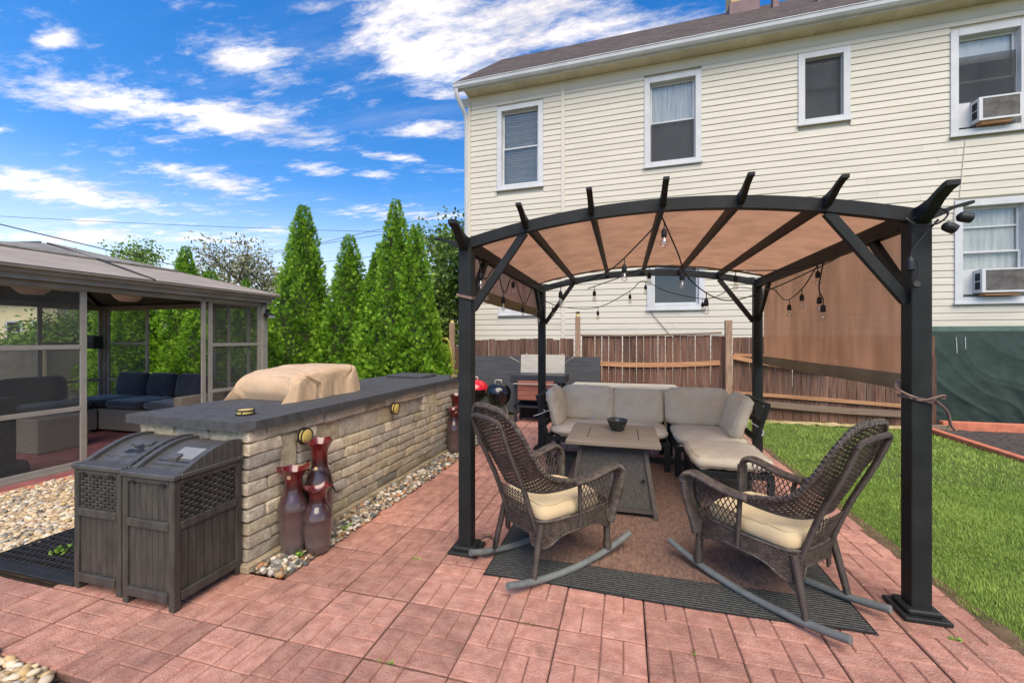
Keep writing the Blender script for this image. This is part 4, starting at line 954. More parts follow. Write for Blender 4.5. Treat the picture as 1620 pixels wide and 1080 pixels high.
# ================================================================== GLAZED JAR FOUNTAINS
def jar(b_name, t, x, y, h, r, seed, tiltx=0):
    def wob(i, a, rad, z):
        k = max(0, (z/h-.9)/.1); w = math.sin(a*5+seed)*.5+math.sin(a*3+seed*2)*.5
        return rad*(1+.10*k*w), z+.018*k*w
    pr = [(.62, 0), (.74, .02), (.80, .10), (.84, .16), (.83, .165), (.94, .30), (1.0, .42), (1.0, .52), (1.015, .525), (1.0, .54), (.95, .60), (.84, .66), (.68, .715), (.60, .76), (.58, .86), (.61, .90), (.70, .94), (.93, .985), (1.0, 1.0), (.96, 1.002), (.68, .95), (.53, .90), (.50, .78), (.3, .76)]
    o = MB().lathe([(r*a, h*z) for a, z in pr], 32, wob=wob).build(b_name, glaze_m, t, (x, y, 0), smooth=50); return o
fo = thing('jar_fountain', 'cluster of three glazed plum and maroon jars by the near end of the counter', 'fountain', (-2.16, 2.50, .012), 0, 'glazed jar fountains')
jar('jar', fo, -.005, .10, .735, .096, 1); jar('jar', fo, -.06, -.09, .585, .10, 2.2); jar('jar', fo, .09, -.03, .455, .099, 4)
MB().tube(spline([(-.09, .03, .54), (-.02, -.01, .555), (.06, .02, .54), (.09, .08, .50), (.085, .12, .42), (.10, .14, .36)], 6), .006, 6).build('cable', cord_m, fo, smooth=60)
dup(fo, 'cluster of glazed plum jars at the far end of the counter', (-2.12, 5.14, .012), (0, 0, R(30)))

# ================================================================== RESIN BINS
mat_vent = mat('pale_grey_resin', lin(136, 136, 132), lin(120, 120, 116), 9, .5, .05)
def bin_(loc, w, d, label, woven_front, torn):
    t = thing('resin_bin', label, 'bin', loc, 0, 'resin trash bins'); H = .715; p = .04
    for (x, y) in ((0, 0), (w-p, 0), (0, d-p), (w-p, d-p)): MB().box(x, x+p, y, y+p, 0, H, .004).build('corner_post', bin_m, t)
    def face(along, n_, wov, fix, sgn):
        """rails, boards and woven band of one side; along: 'x' for front or back, 'y' for a flank"""
        L_ = (w if along == 'x' else d)-2*p
        def pl(b, s0, s1, z0, z1, o0, o1, bev=.003):
            lo, hi = fix+sgn*o0, fix+sgn*o1
            if along == 'x': b.box(p+s0, p+s1, lo, hi, z0, z1, bev)
            else: b.box(lo, hi, p+s0, p+s1, z0, z1, bev)
            return b
        for zr in ((.05, .10, -.008), (.44, .485, -.004), (.69, H, -.002)): pl(MB(), 0, L_, zr[0], zr[1], zr[2], .028).build('side_rail', bin_m, t)
        k = 7
        for i in range(k):
            s0, s1 = L_*i/k, L_*(i+1)/k
            pl(MB(), s0+.0015, s1-.0015, .10, .44, .010, .028, .003).build('board', bin_m, t)
            if not wov: pl(MB(), s0+.0015, s1-.0015, .485, .69, .010, .028, .003).build('board', bin_m, t)
        if wov:
            b = MB(); ns = 10 if along == 'x' else 12; rows = 11; pl(b, 0, L_, .485, .69, .026, .03, 0)
            for r_ in range(rows):
                z_ = .495+r_*.185/(rows-1)
                P = []
                for i in range(ns*2+1):
                    s = L_*i/(ns*2); o = .014-(.008 if (i+r_*2) % 4 in (1,) else (-.006 if (i+r_*2) % 4 == 3 else 0))
                    P.append((p+s, fix+sgn*o, z_) if along == 'x' else (fix+sgn*o, p+s, z_))
                b.tube(P, 1, 4, up=(0, 0, 1), flat=(.004, .0075))
            for i in range(ns+1):
                s = L_*i/ns; a_ = (p+s, fix+sgn*.016, .487) if along == 'x' else (fix+sgn*.016, p+s, .487); c_ = (a_[0], a_[1], .69); b.bar(a_, c_, .009, .006, up=(1, 0, 0) if along == 'y' else (0, 1, 0))
            kind(b.build('woven_panel', bin_m, t), 'stuff')
    face('x', 7, woven_front, 0, 1); face('y', 7, True, w, -1); face('y', 7, True, 0, 1); face('x', 7, False, d, -1)
    # lid: rim frame and arched top with ribbed flanks
    e = .010; b = MB(); b.box(-e, w+e, -e, .035, H+.002, H+.032, .006).box(-e, w+e, d-.03, d+e, H+.002, H+.032, .006).box(-e, .03, .035, d-.03, H+.002, H+.032, .006).box(w-.03, w+e, .035, d-.03, H+.002, H+.032, .006); b.build('lid_rim', binlid_m, t)
    arc = lambda s: .012+.105*math.sin(min(1, max(0, s))*PI*.62)**1.0 if s < .8 else .012+.105*math.sin(s*PI*.62)
    b = MB(); N_ = 18
    def top(u, v): return (lerp(.035, w-.035, u), lerp(.07, d-.0, v), H+.02+arc(v)-.012)
    b.grid(top, 4, N_); lid = b.build('lid', binlid_m, t, smooth=40)
    b = MB(); b.grid(lambda u, v: (lerp(0, w, u), lerp(-.0, .075, v), H+.030+.004*v), 2, 2); b.build('lid_front', binlid_m, t)
    for sx in (0, 1):
        x0, x1 = (.0, .036) if not sx else (w-.036, w)
        poly = [(lerp(.05, d, i/N_), H+.026+arc(i/N_)) for i in range(N_+1)]; poly = poly+[(d, H+.02), (.05, H+.02)]
        MB().prism([(a_, c_) for a_, c_ in poly], x0, x1, 'x').build('lid_flank', binlid_m, t)
        for i in range(8):
            yy = lerp(.08, d-.03, i/7); sx_ = x1 if sx else x0; zz = H+.024+arc((yy-.05)/(d-.05)); MB().box(sx_-.004, sx_+.004, yy, yy+.012, H+.022, zz+.004, .001).build('rib', binlid_m, t)
    zf = lambda v: H+.02+arc(v)-.01
    def patch(poly, off, th, m, nm):
        """piece lying on the arched lid; poly in plan"""
        zz = lambda y: H+.008+arc((y-.07)/(d-.07))+off
        k = len(poly); V = [(x, y, zz(y)) for x, y in poly]+[(x, y, zz(y)-th) for x, y in poly]
        MB().add(V, [tuple(range(k)), tuple(range(2*k-1, k-1, -1))]+[(i, i+k, (i+1) % k+k, (i+1) % k) for i in range(k)]).build(nm, m, t)
    if torn:
        patch([(.07, .125), (.12, .115), (.16, .13), (.21, .115), (.25, .13), (.33, .12), (.33, .14), (.27, .155), (.22, .145), (.13, .15)], .006, .008, binlid_m, 'torn_strip')
        patch([(.17, .155), (.22, .15), (.30, .16), (.31, .185), (.25, .195), (.23, .18), (.18, .185)], .003, .004, blackflat_m, 'torn_hole')
        patch([(.13, .215), (.21, .205), (.23, .225), (.27, .21), (.30, .225), (.29, .26), (.14, .265)], .012, .006, binlid_m, 'torn_flap')
        patch([(.19, .195), (.27, .195), (.26, .212), (.23, .222), (.20, .208)], .004, .004, blackflat_m, 'torn_hole')
    else:
        patch([(.14, .16), (.31, .16), (.31, .25), (.14, .25)], .004, .006, mat_vent, 'vent_panel')
        patch([(.08, .105), (.33, .105), (.33, .122), (.08, .122)], .012, .014, binlid_m, 'latch_bar')
        patch([(.15, .135), (.22, .135), (.22, .175), (.15, .175)], .020, .018, binlid_m, 'latch')
        patch([(.08, .13), (.33, .13), (.33, .14), (.08, .14)], .003, .004, blackflat_m, 'latch_slot')
    for x_ in (.07, w-.09): MB().box(x_, x_+.03, -.008, .004, H-.03, H-.012, .002).build('clip', blackflat_m, t)
bin_((-2.752, 1.715, .004), .388, .42, 'dark brown resin bin with intact arched lid, beside the stone counter', False, False)
bin_((-3.192, 1.74, .004), .388, .42, 'dark brown resin bin with a torn lid and woven front panel', True, True)
# rubber mat
t = thing('rubber_mat', 'black perforated rubber mat lying on the pebbles beside the bins', 'mat', (-4.15, 1.735, .012))
MB().box(0, .95, 0, .075, 0, .014, .003).build('edge_strip', rubber_m, t)
b = MB()
for i in range(17): b.bar((0+.005, .085+i*.05, .009), (.95, .085+i*.05, .009), .016, .014)
for i in range(20): b.bar((.008+i*.0495, .08, .0072), (.008+i*.0495, .90, .0072), .014, .010)
kind(b.build('grid', rubber_m, t), 'stuff')

# ================================================================== PERGOLA
PX0, PX1, PY0, PY1 = -1.074, 1.544, 2.775, 5.58; PW = PX1-PX0
perg = thing('pergola', 'black metal pergola with arched beams and rafter tails over the seating', 'pergola', (PX0, PY0, .004))
pw, pd = PW, PY1-PY0
for (x, y) in ((0, 0), (pw, 0), (0, pd), (pw, pd)):
    w = .0465
    p_ = MB().box(x-w, x+w, y-w, y+w, .03, 2.13, .004).build('post', black_m, perg)
    MB().box(x-.105, x+.105, y-.105, y+.105, 0, .022, .004).box(x-.078, x+.078, y-.078, y+.078, .021, .05, .008).build('base_plate', black_m, p_)
def archz(x): s = (x/pw)*2-1; return 2.155+.17*(1-s*s)
def tail(dirn):
    """ogee end of a beam, outline from the root (0) to the tip (.24); returns top and bottom outline"""
    top = [(0, .045), (.06, .047), (.12, .06), (.17, .085), (.215, .105), (.24, .11)]; bot = [(.24, .085), (.20, .075), (.15, .045), (.105, .0), (.05, -.04), (0, -.045)]
    return top, bot
def archbeam(y):
    N_ = 40; top = []; bot = []
    for i in range(N_+1):
        x = pw*i/N_; top.append((x, archz(x)+.042)); bot.append((x, archz(x)-.033))
    tt, tb = tail(1)
    right = [(pw+.0+a, archz(pw)+c*.62) for a, c in tt[1:]]+[(pw+a, archz(pw)+c*.62) for a, c in tb[:-1]]
    left = [(-a, archz(0)+c*.62) for a, c in tb[:-1][::-1]]; left = [(-a, archz(0)+c*.62) for a, c in reversed(tb[:-1])]
    leftt = [(-a, archz(0)+c*.62) for a, c in reversed(tt[1:])]
    # quads strip keeps the arch clean
    b = MB(); 
    prof = leftt+top+[(pw+a, archz(pw)+c*.62) for a, c in tt[1:]]
    profb = [(-a, archz(0)+c*.62) for a, c in tb[:-1]]+bot+[(pw+a, archz(pw)+c*.62) for a, c in reversed(tb[:-1])]
    n_ = min(len(prof), len(profb)); V = []; F = []
    for (a, c), (a2, c2) in zip(prof, profb):
        V += [(a, y-.026, c), (a, y+.026, c), (a2, y+.026, c2), (a2, y-.026, c2)]
    for i in range(n_-1):
        o = i*4
        for k in range(4): F.append((o+k, o+(k+1) % 4, o+4+(k+1) % 4, o+4+k))
    F += [(0, 1, 2, 3), ((n_-1)*4+3, (n_-1)*4+2, (n_-1)*4+1, (n_-1)*4)]
    b.add(V, F); b.build('arched_beam', black_m, perg, smooth=30)
archbeam(-.0); archbeam(pd)
def straight(x, z, nm, h=.09, w=.05, up=1.0, t0=.27):
    tt, tb = tail(1); b = MB(); s = h/.09
    top = [(-a*t0/.24, z+c*s) for a, c in reversed(tt)]+[(pd+a*t0/.24, z+c*s) for a, c in tt]; bot = [(-a*t0/.24, z+c*s) for a, c in tb]+[(pd+a*t0/.24, z+c*s) for a, c in reversed(tb)]
    V = []; F = []
    for (a, c), (a2, c2) in zip(top, bot): V += [(x-w/2, a, c), (x+w/2, a, c), (x+w/2, a2, c2), (x-w/2, a2, c2)]
    n_ = len(top)
    for i in range(n_-1):
        for k in range(4): F.append((i*4+k, i*4+(k+1) % 4, i*4+4+(k+1) % 4, i*4+4+k))
    F += [(0, 1, 2, 3), ((n_-1)*4+3, (n_-1)*4+2, (n_-1)*4+1, (n_-1)*4)]
    return b.add(V, F).build(nm, black_m, perg, smooth=30)
for x in (0, pw): straight(x+(.0 if x else -.0), 2.155-.002, 'side_beam', .092, .056)
for k in range(1, 6): straight(pw*k/6, archz(pw*k/6)+.018, 'rafter', .062, .034, t0=.25)
for y in (0, pd):
    for sg, x in ((1, 0), (-1, pw)): MB().bar((x+sg*.045, y, 1.70), (x+sg*.42, y, archz(.42)-.03), .036, .05).build('knee_brace', black_m, perg)
for x in (0, pw):
    for sg, y in ((1, 0), (-1, pd)): MB().bar((x, y+sg*.045, 1.72), (x, y+sg*.42, 2.125), .036, .05, up=(0, 0, 1)).build('knee_brace', black_m, perg)
# canopy: roof cloth on the rafters plus the two drops
can = thing('canopy', 'brown fabric canopy over the rafters with a long drop on the lawn side', 'canopy', (PX0, PY0, 0))
def roofc(u, v):
    x = lerp(0, pw, u); y = lerp(.10, pd-.26, v); k = abs(((u*6) % 1)-.5)*2
    z = archz(x)+.052+.012*(1-k)+.010*fbm((x*2.2, y*1.3, 1), 1, 3)-.0*v
    return (x, y, z)
MB().grid(roofc, 72, 40).build('roof_cloth', canopy_m, can, smooth=80)
for v_ in (.105, pd-.265): MB().tube([(pw*i/40, v_, archz(pw*i/40)+.05) for i in range(41)], .012, 6).build('edge_hem', hem_m, can, smooth=60)
def drop(x, zb, nm, wav, out):
    def f(u, v):
        y = lerp(.09, pd-.09, u); z = lerp(2.2, zb+.05, v); return (x+out+wav*v*math.sin(u*7+1)*.5+wav*.6*fbm((u*6, v*2, nm == 'left'), 1, 3)*v, y, z)
    MB().grid(f, 60, 24).build('drop_cloth', flap_m, can, smooth=80)
    P = [f(i/30, 1) for i in range(31)]; P = [(p[0], p[1], p[2]-.02) for p in P]
    MB().tube(P, 1, 8, flat=(.02, .042), up=(0, 0, 1)).build('drop_hem', hem_m, can, smooth=60)
drop(0, 1.81, 'left', .02, -.035); drop(pw, 1.215, 'right', .025, .035)
# straps round posts
def strap(x, y, z, label, tails):
    t = thing('strap', label, 'strap', (x, y, z)); e = .056
    P = [(-e, -e, .015), (e, -e, -.012), (e, e, .0), (-e, e, .01)]
    MB().tube(P, 1, 4, closed=True, up=(0, 0, 1), flat=(.0022, .011)).build('band', strap_m, t)
    for T_ in tails: MB().tube(spline(T_, 6), 1, 6, flat=(.011, .004)).build('tail', strap_m, t, smooth=50)
strap(PX1, PY0, 1.17, 'brown webbing strap knotted round the lawn side front post', [[(.0, -.062, .0), (.03, -.075, .015), (.075, -.07, .03), (.08, -.06, .01)], [(.05, -.07, .0), (.09, -.075, -.05), (.11, -.07, -.12), (.125, -.075, -.15)], [(-.03, -.066, .012), (-.062, -.03, .03), (-.066, .04, .055), (-.02, .11, .09)]])
strap(PX0, PY0, 1.79, 'brown webbing strap round the front post nearest the counter', [])
# string lights ----------------------------------------------------
def P3(x, y, z): return Vector((PX0+x, PY0+y, z))
SL = [
 ('black string of bulbs swagged across the front of the pergola', [((.04, .06, 2.08), (.25, .55, 1.98), (.62, .62, 1.93), (.95, .45, 2.0), (1.18, .12, 2.14), (1.31, .04, 2.27)), ((1.31, .04, 2.27), (1.42, .25, 2.1), (1.55, .55, 1.93), (1.85, .85, 1.80), (2.2, .98, 1.89), (2.56, 1.0, 2.06)), ((2.56, 1.0, 2.06), (2.57, .5, 2.10), (2.58, .08, 2.12))], [(0, .38), (0, .72), (1, .04), (1, .30), (1, .52)]),
 ('black string of bulbs crossing under the middle of the pergola', [((.70, 1.75, 2.03), (1.0, 1.5, 2.09), (1.30, 1.25, 2.15), (1.8, 1.2, 2.10), (2.3, 1.1, 2.06), (2.57, .95, 2.08))], [(0, .05), (0, .42), (0, .68)]),
 ('black string of bulbs looped along the counter side of the pergola', [((.05, .1, 2.1), (.05, .25, 1.95), (.06, .5, 2.08), (.06, .75, 1.90), (.06, 1.05, 2.08), (.06, 1.5, 1.86), (.06, 1.95, 2.07), (.06, 2.3, 1.84), (.06, 2.7, 1.98))], [(0, .06), (0, .15), (0, .36), (0, .5), (0, .62), (0, .86)]),
 ('black string of bulbs hung along the rear arch of the pergola', [((.05, 2.74, 2.0), (.3, 2.73, 1.91), (.75, 2.73, 1.90), (1.15, 2.73, 2.1), (1.31, 2.73, 2.22), (1.6, 2.73, 2.08), (2.05, 2.73, 1.98), (2.35, 2.73, 2.1), (2.56, 2.7, 2.08))], [(0, .07), (0, .26), (0, .38), (0, .52), (0, .74)]),
 ('black string of bulbs bunched at the lawn side beam of the pergola', [((2.56, 1.05, 2.08), (2.54, 1.3, 1.92), (2.55, 1.7, 1.86), (2.56, 2.05, 2.0), (2.56, 2.4, 2.04)), ((2.56, .95, 2.1), (2.55, 1.0, 1.9), (2.55, .95, 1.82), (2.55, .93, 1.80))], [(0, .25), (0, .45), (0, .02), (1, .98), (1, .45)])]
def bulb(t, p, clear=True):
    s = MB().lathe([(.006, .0), (.014, -.008), (.017, -.02), (.0175, -.052), (.015, -.056)], 12); so = s.build('socket', cord_m, t, tuple(p+Vector((0, 0, -.045))), smooth=50)
    MB().tube([(0, 0, .045), (.002, 0, .02), (0, 0, 0)], .0035, 5).build('drop_wire', cord_m, so)
    MB().lathe([(.010, -.054), (.013, -.062), (.021, -.082), (.023, -.096), (.019, -.112), (.009, -.122), (.003, -.124)], 14).build('bulb', bulb_m, so, smooth=70)
    MB().tube([(-.004, 0, -.056), (-.006, 0, -.095), (0, 0, -.075), (.006, 0, -.095), (.004, 0, -.056)], .0012, 4).build('filament', tie_m, so)
for lb, segs, bl in SL:
    t = thing('string_lights', lb, 'string lights', (0, 0, 0), 0, 'string lights on the pergola'); cur = []
    for sg in segs:
        sp_ = spline([P3(*q) for q in sg], 8); cur.append(sp_); MB().tube(sp_, .0048, 6).build('cord', cord_m, t, smooth=60)
    for si, fr in bl: bulb(t, cur[si][min(int(fr*(len(cur[si])-1)), len(cur[si])-1)])
t = thing('light_plug', 'black plug end and spare sockets of the lights hanging at the front corner post', 'plug', (PX1+.02, PY0-.07, 2.1), 0)
MB().tube(spline([(.02, -.03, .02), (-.01, -.01, -.03), (-.07, .0, -.12), (-.085, .0, -.17)], 6), .005, 6).build('cord', cord_m, t)
MB().lathe([(.008, 0), (.016, -.01), (.019, -.03), (.021, -.07), (.012, -.075)], 12, (-.085, 0, -.165)).build('plug', cord_m, t, smooth=50)
MB().tube(spline([(-.085, 0, -.17), (-.05, 0, -.2), (-.055, -.005, -.27), (-.07, -.005, -.3)], 6), .003, 5).build('cord', cord_m, t)
MB().lathe([(.018, 0), (.020, .008), (.016, .014)], 12, M=Matrix.Translation((-.065, -.005, -.315)) @ Matrix.Rotation(R(80), 4, 'X')).build('cap', cord_m, t, smooth=50)
for (dx, dz, ry) in ((.04, -.01, 60), (.1, .03, 75)):
    MB().lathe([(.012, 0), (.024, .01), (.026, .03), (.025, .058), (.019, .06), (.017, .02)], 14, M=Matrix.Translation((dx, -.03, dz)) @ Matrix.Rotation(R(180-ry), 4, 'Y')).build('socket', cord_m, t, smooth=50)
MB().tube(spline([(-.06, .03, .04), (.0, -.03, .08), (.06, -.03, .05), (.02, -.03, .0), (-.05, .0, .0), (-.09, .03, .05)], 6), .005, 6).build('cord', cord_m, t)

# ================================================================== RUG, TABLE, BOWL
rug = thing('outdoor_rug', 'brown outdoor rug with a wide charcoal border under the seating', 'rug', (-.855, 2.5, .006))
RW, RLn = 2.09, 3.02; bd = .27
def rz_(x, y): return .004+.004*max(0, fbm((x*1.7, y*1.7, 2), 1, 2))*(1 if 0 < x < RW else 0)
def rugp(x0, x1, y0, y1, nx, ny, zoff=0):
    def f(u, v):
        x, y = lerp(x0, x1, u), lerp(y0, y1, v); wy = .012*math.sin(x*3.4+.5) if y < .02 else 0
        if 0 < y < .4: wy = .012*math.sin(x*3.4+.5)*(1-y/.4)
        return (x, y+wy, rz_(x, y)+zoff)
    return f
fld = MB().grid(rugp(bd, RW-bd, bd, RLn-bd, 30, 40, .001), 30, 40).build('field', rugfield_m, rug)
for q in ((0, bd), (RLn-bd, RLn)): MB().grid(rugp(0, RW, q[0], q[1], 40, 6), 40, 6).build('border', rugborder_m, rug)
for q in ((0, bd), (RW-bd, RW)): MB().grid(rugp(q[0], q[1], bd, RLn-bd, 6, 40), 6, 40).build('border', rugborder_m, rug)
e_ = [rugp(0, RW, 0, 1, 1, 1)(i/40, 0) for i in range(41)]; MB().tube([(p[0], p[1], p[2]) for p in e_], .004, 5).build('bound_edge', rubber_m, rug)
for x_ in (0, RW): MB().tube([(x_, RLn*i/20, rz_(x_, RLn*i/20)) for i in range(21)], .004, 5).build('bound_edge', rubber_m, rug)
GZ = .015
ft = thing('fire_table', 'square fire pit table with weathered plank top and flared charcoal base', 'table', (-.095, 3.97, GZ)); TW = .39
H = .615
b = MB()
lw = .17
for (x0, x1, y0, y1) in ((-TW, TW, -TW, -TW+lw), (-TW, TW, TW-lw, TW), (-TW, -TW+lw, -TW+lw, TW-lw), (TW-lw, TW, -TW+lw, TW-lw)):
    MB().box(x0+.0008, x1-.0008, y0+.0008, y1-.0008, H-.038, H, .004).build('top_plank', tabletop_m, ft)
MB().box(-TW+lw+.004, TW-lw-.004, -TW+lw+.004, TW-lw-.004, H-.03, H-.002, .003).build('burner_lid', tabletop_m, ft)
tp, bt = .265, .335; zb_ = .035; zt_ = H-.04
for sx in (-1, 1):
    for sy in (-1, 1): MB().bar((sx*tp, sy*tp, zt_), (sx*(bt+.02), sy*(bt+.02), 0), .035, .035, up=(0, 1, 0)).build('leg', tableframe_m, ft)
def flank(rz):
    M_ = Matrix.Rotation(rz, 4, 'Z'); b = MB(); y0, y1 = -tp+.0, -bt-.003
    V = [(-tp+.012, y0, zt_-.03), (tp-.012, y0, zt_-.03), (bt-.012, y1, zb_+.03), (-bt+.012, y1, zb_+.03)]; V += [(v[0], v[1]+.015, v[2]) for v in V]
    b.add(V, [(0, 1, 2, 3), (7, 6, 5, 4), (0, 4, 5, 1), (1, 5, 6, 2), (2, 6, 7, 3), (3, 7, 4, 0)], M_); return b
for i in range(4): flank(i*PI/2).build('side_panel', tablebase_m, ft)
for i in range(4):
    M_ = Matrix.Rotation(i*PI/2, 4, 'Z'); MB().bar((-tp, -tp-.002, zt_-.015), (tp, -tp-.002, zt_-.015), .03, .035, M=M_).build('top_rail', tableframe_m, ft); MB().bar((-bt, -bt-.004, zb_+.012), (bt, -bt-.004, zb_+.012), .025, .03, M=M_).build('bottom_rail', tableframe_m, ft)
MB().lathe([(.010, 0), (.014, .008), (.012, .02), (.004, .024)], 12, M=Matrix.Translation((.255, -.318, .30)) @ Matrix.Rotation(R(90), 4, 'X')).build('knob', blackflat_m, ft, smooth=50)
t = tag(MB().lathe([(.055, 0), (.062, .006), (.078, .05), (.098, .098), (.104, .103), (.10, .104), (.092, .098), (.06, .012), (.02, .01)], 14).build('bowl', bowl_m, None, (-.06, 4.08, GZ+H-.001), smooth=20), 'black faceted bowl on the weathered fire pit table', 'bowl')

# ================================================================== SECTIONAL UNDER THE PERGOLA
def frame_base(t, w, d, z=.27, lg=.06):
    b = MB(); b.box(0, w, 0, .045, z, z+.05, .004).box(0, w, d-.045, d, z, z+.05, .004).box(0, .045, .045, d-.045, z, z+.05, .004).box(w-.045, w, .045, d-.045, z, z+.05, .004); b.build('seat_frame', black_m, t)
    for x in (0, w-lg):
        for y in (0, d-.045): MB().box(x, x+lg, y, y+.045, 0, z, .004).build('leg', black_m, t)
    for i in range(5): MB().box(.05, w-.05, .08+i*(d-.18)/4, .13+i*(d-.18)/4, z+.02, z+.03).build('seat_slat', black_m, t)
def backpanel(t, p0, p1, z0, z1, lean):
    """slatted back between two floor points, leaning outwards by lean (vector)"""
    a, c = Vector(p0), Vector(p1); L_ = Vector(lean)
    for q in (a, c): MB().bar(q+Vector((0, 0, z0)), q+L_+Vector((0, 0, z1)), .035, .05, up=tuple((c-a).normalized())).build('back_upright', black_m, t)
    MB().bar(a+L_+Vector((0, 0, z1)), c+L_+Vector((0, 0, z1)), .045, .03).build('back_rail', black_m, t)
    for f in (.3, .62): MB().bar(a+L_*f+Vector((0, 0, lerp(z0, z1, f))), c+L_*f+Vector((0, 0, lerp(z0, z1, f))), .02, .06).build('back_slat', black_m, t)
def tie(t, pts): MB().tube(spline(pts, 5), .005, 5).build('cushion_tie', tie_m, t)
s1 = thing('outdoor_loveseat', 'two seat outdoor sofa section with black frame and taupe cushions', 'sofa', (-.90, 4.92, GZ-.003), 0, 'outdoor sectional under the pergola')
w_, d_ = 1.40, .78
frame_base(s1, w_, d_); backpanel(s1, (.02, d_-.02, 0), (w_-.02, d_-.02, 0), .3, .77, (0, .14, 0)); backpanel(s1, (.01, .05, 0), (.01, d_-.03, 0), .3, .78, (-.12, 0, 0))
welted(cushion(w_-.03, d_-.02, .13, 1, 18), 'seat_cushion', taupecush_m, s1, (w_/2+.01, d_/2-.01, .385))
welted(cushion(.70, .46, .17, 2, 16, .38, .012), 'back_cushion', taupecush_m, s1, (.43, d_-.10, .64), (R(72), 0, R(3)))
welted(cushion(.64, .45, .16, 3, 16, .35, .010), 'back_cushion', taupecush_m, s1, (1.08, d_-.09, .62), (R(74), 0, R(-1)))
welted(cushion(.60, .47, .16, 4, 16, .38, .012), 'back_cushion', taupecush_m, s1, (.075, d_/2+.02, .635), (R(76), 0, R(88)))
tie(s1, [(.05, .12, .62), (-.02, .06, .60), (-.07, -.02, .585), (-.13, -.09, .57)]); tie(s1, [(-.02, .06, .60), (-.03, .03, .63), (-.01, .0, .62)])
MB().box(.50, .545, d_-.235, d_-.228, .43, .475).build('care_label', tie_m, s1)
s2 = thing('outdoor_corner_seat', 'outdoor corner seat with black frame and taupe cushions on two sides', 'sofa', (.535, 4.79, GZ-.003), 0, 'outdoor sectional under the pergola')
w2, d2 = .76, .84
frame_base(s2, w2, d2); backpanel(s2, (.02, d2-.02, 0), (w2-.02, d2-.02, 0), .3, .77, (0, .13, 0)); backpanel(s2, (w2-.01, .04, 0), (w2-.01, d2-.03, 0), .3, .80, (.15, 0, 0))
welted(cushion(w2-.02, d2-.02, .13, 5, 16), 'seat_cushion', taupecush_m, s2, (w2/2, d2/2-.01, .385))
welted(cushion(.74, .47, .17, 6, 16, .36, .012), 'back_cushion', taupecush_m, s2, (w2/2-.05, d2-.10, .65), (R(74), 0, R(-2)))
welted(cushion(.66, .48, .17, 7, 16, .36, .012), 'back_cushion', taupecush_m, s2, (w2-.09, d2/2-.07, .64), (R(72), 0, R(-92)))
tie(s2, [(w2-.0, .1, .60), (w2+.05, .05, .57), (w2+.09, .02, .53), (w2+.07, 0, .49)]); tie(s2, [(w2+.05, .05, .57), (w2+.1, .02, .6)])
s3 = thing('ottoman', 'taupe cushioned ottoman with black frame in front of the corner seat', 'ottoman', (.60, 3.93, GZ-.002), 0)
frame_base(s3, .62, .70, .29, .05)
welted(cushion(.66, .74, .13, 9, 16, .26, .008), 'seat_cushion', taupecush_m, s3, (.31, .35, .405))
db = thing('deck_box', 'long cream resin deck box standing behind the sofa', 'box', (-.83, 6.1, .0))
MB().box(.03, 1.60, 0, .6, 0, .70, .02).build('body', deckbox_m, db); MB().prism([(0, .70), (1.66, .70), (1.66, .745), (1.56, .80), (.08, .80), (0, .745)], -.03, .63, 'y').build('lid', deckbox_m, db); MB().box(.82, .90, -.05, -.03, .66, .74, .004).build('latch', bronze_m, db)

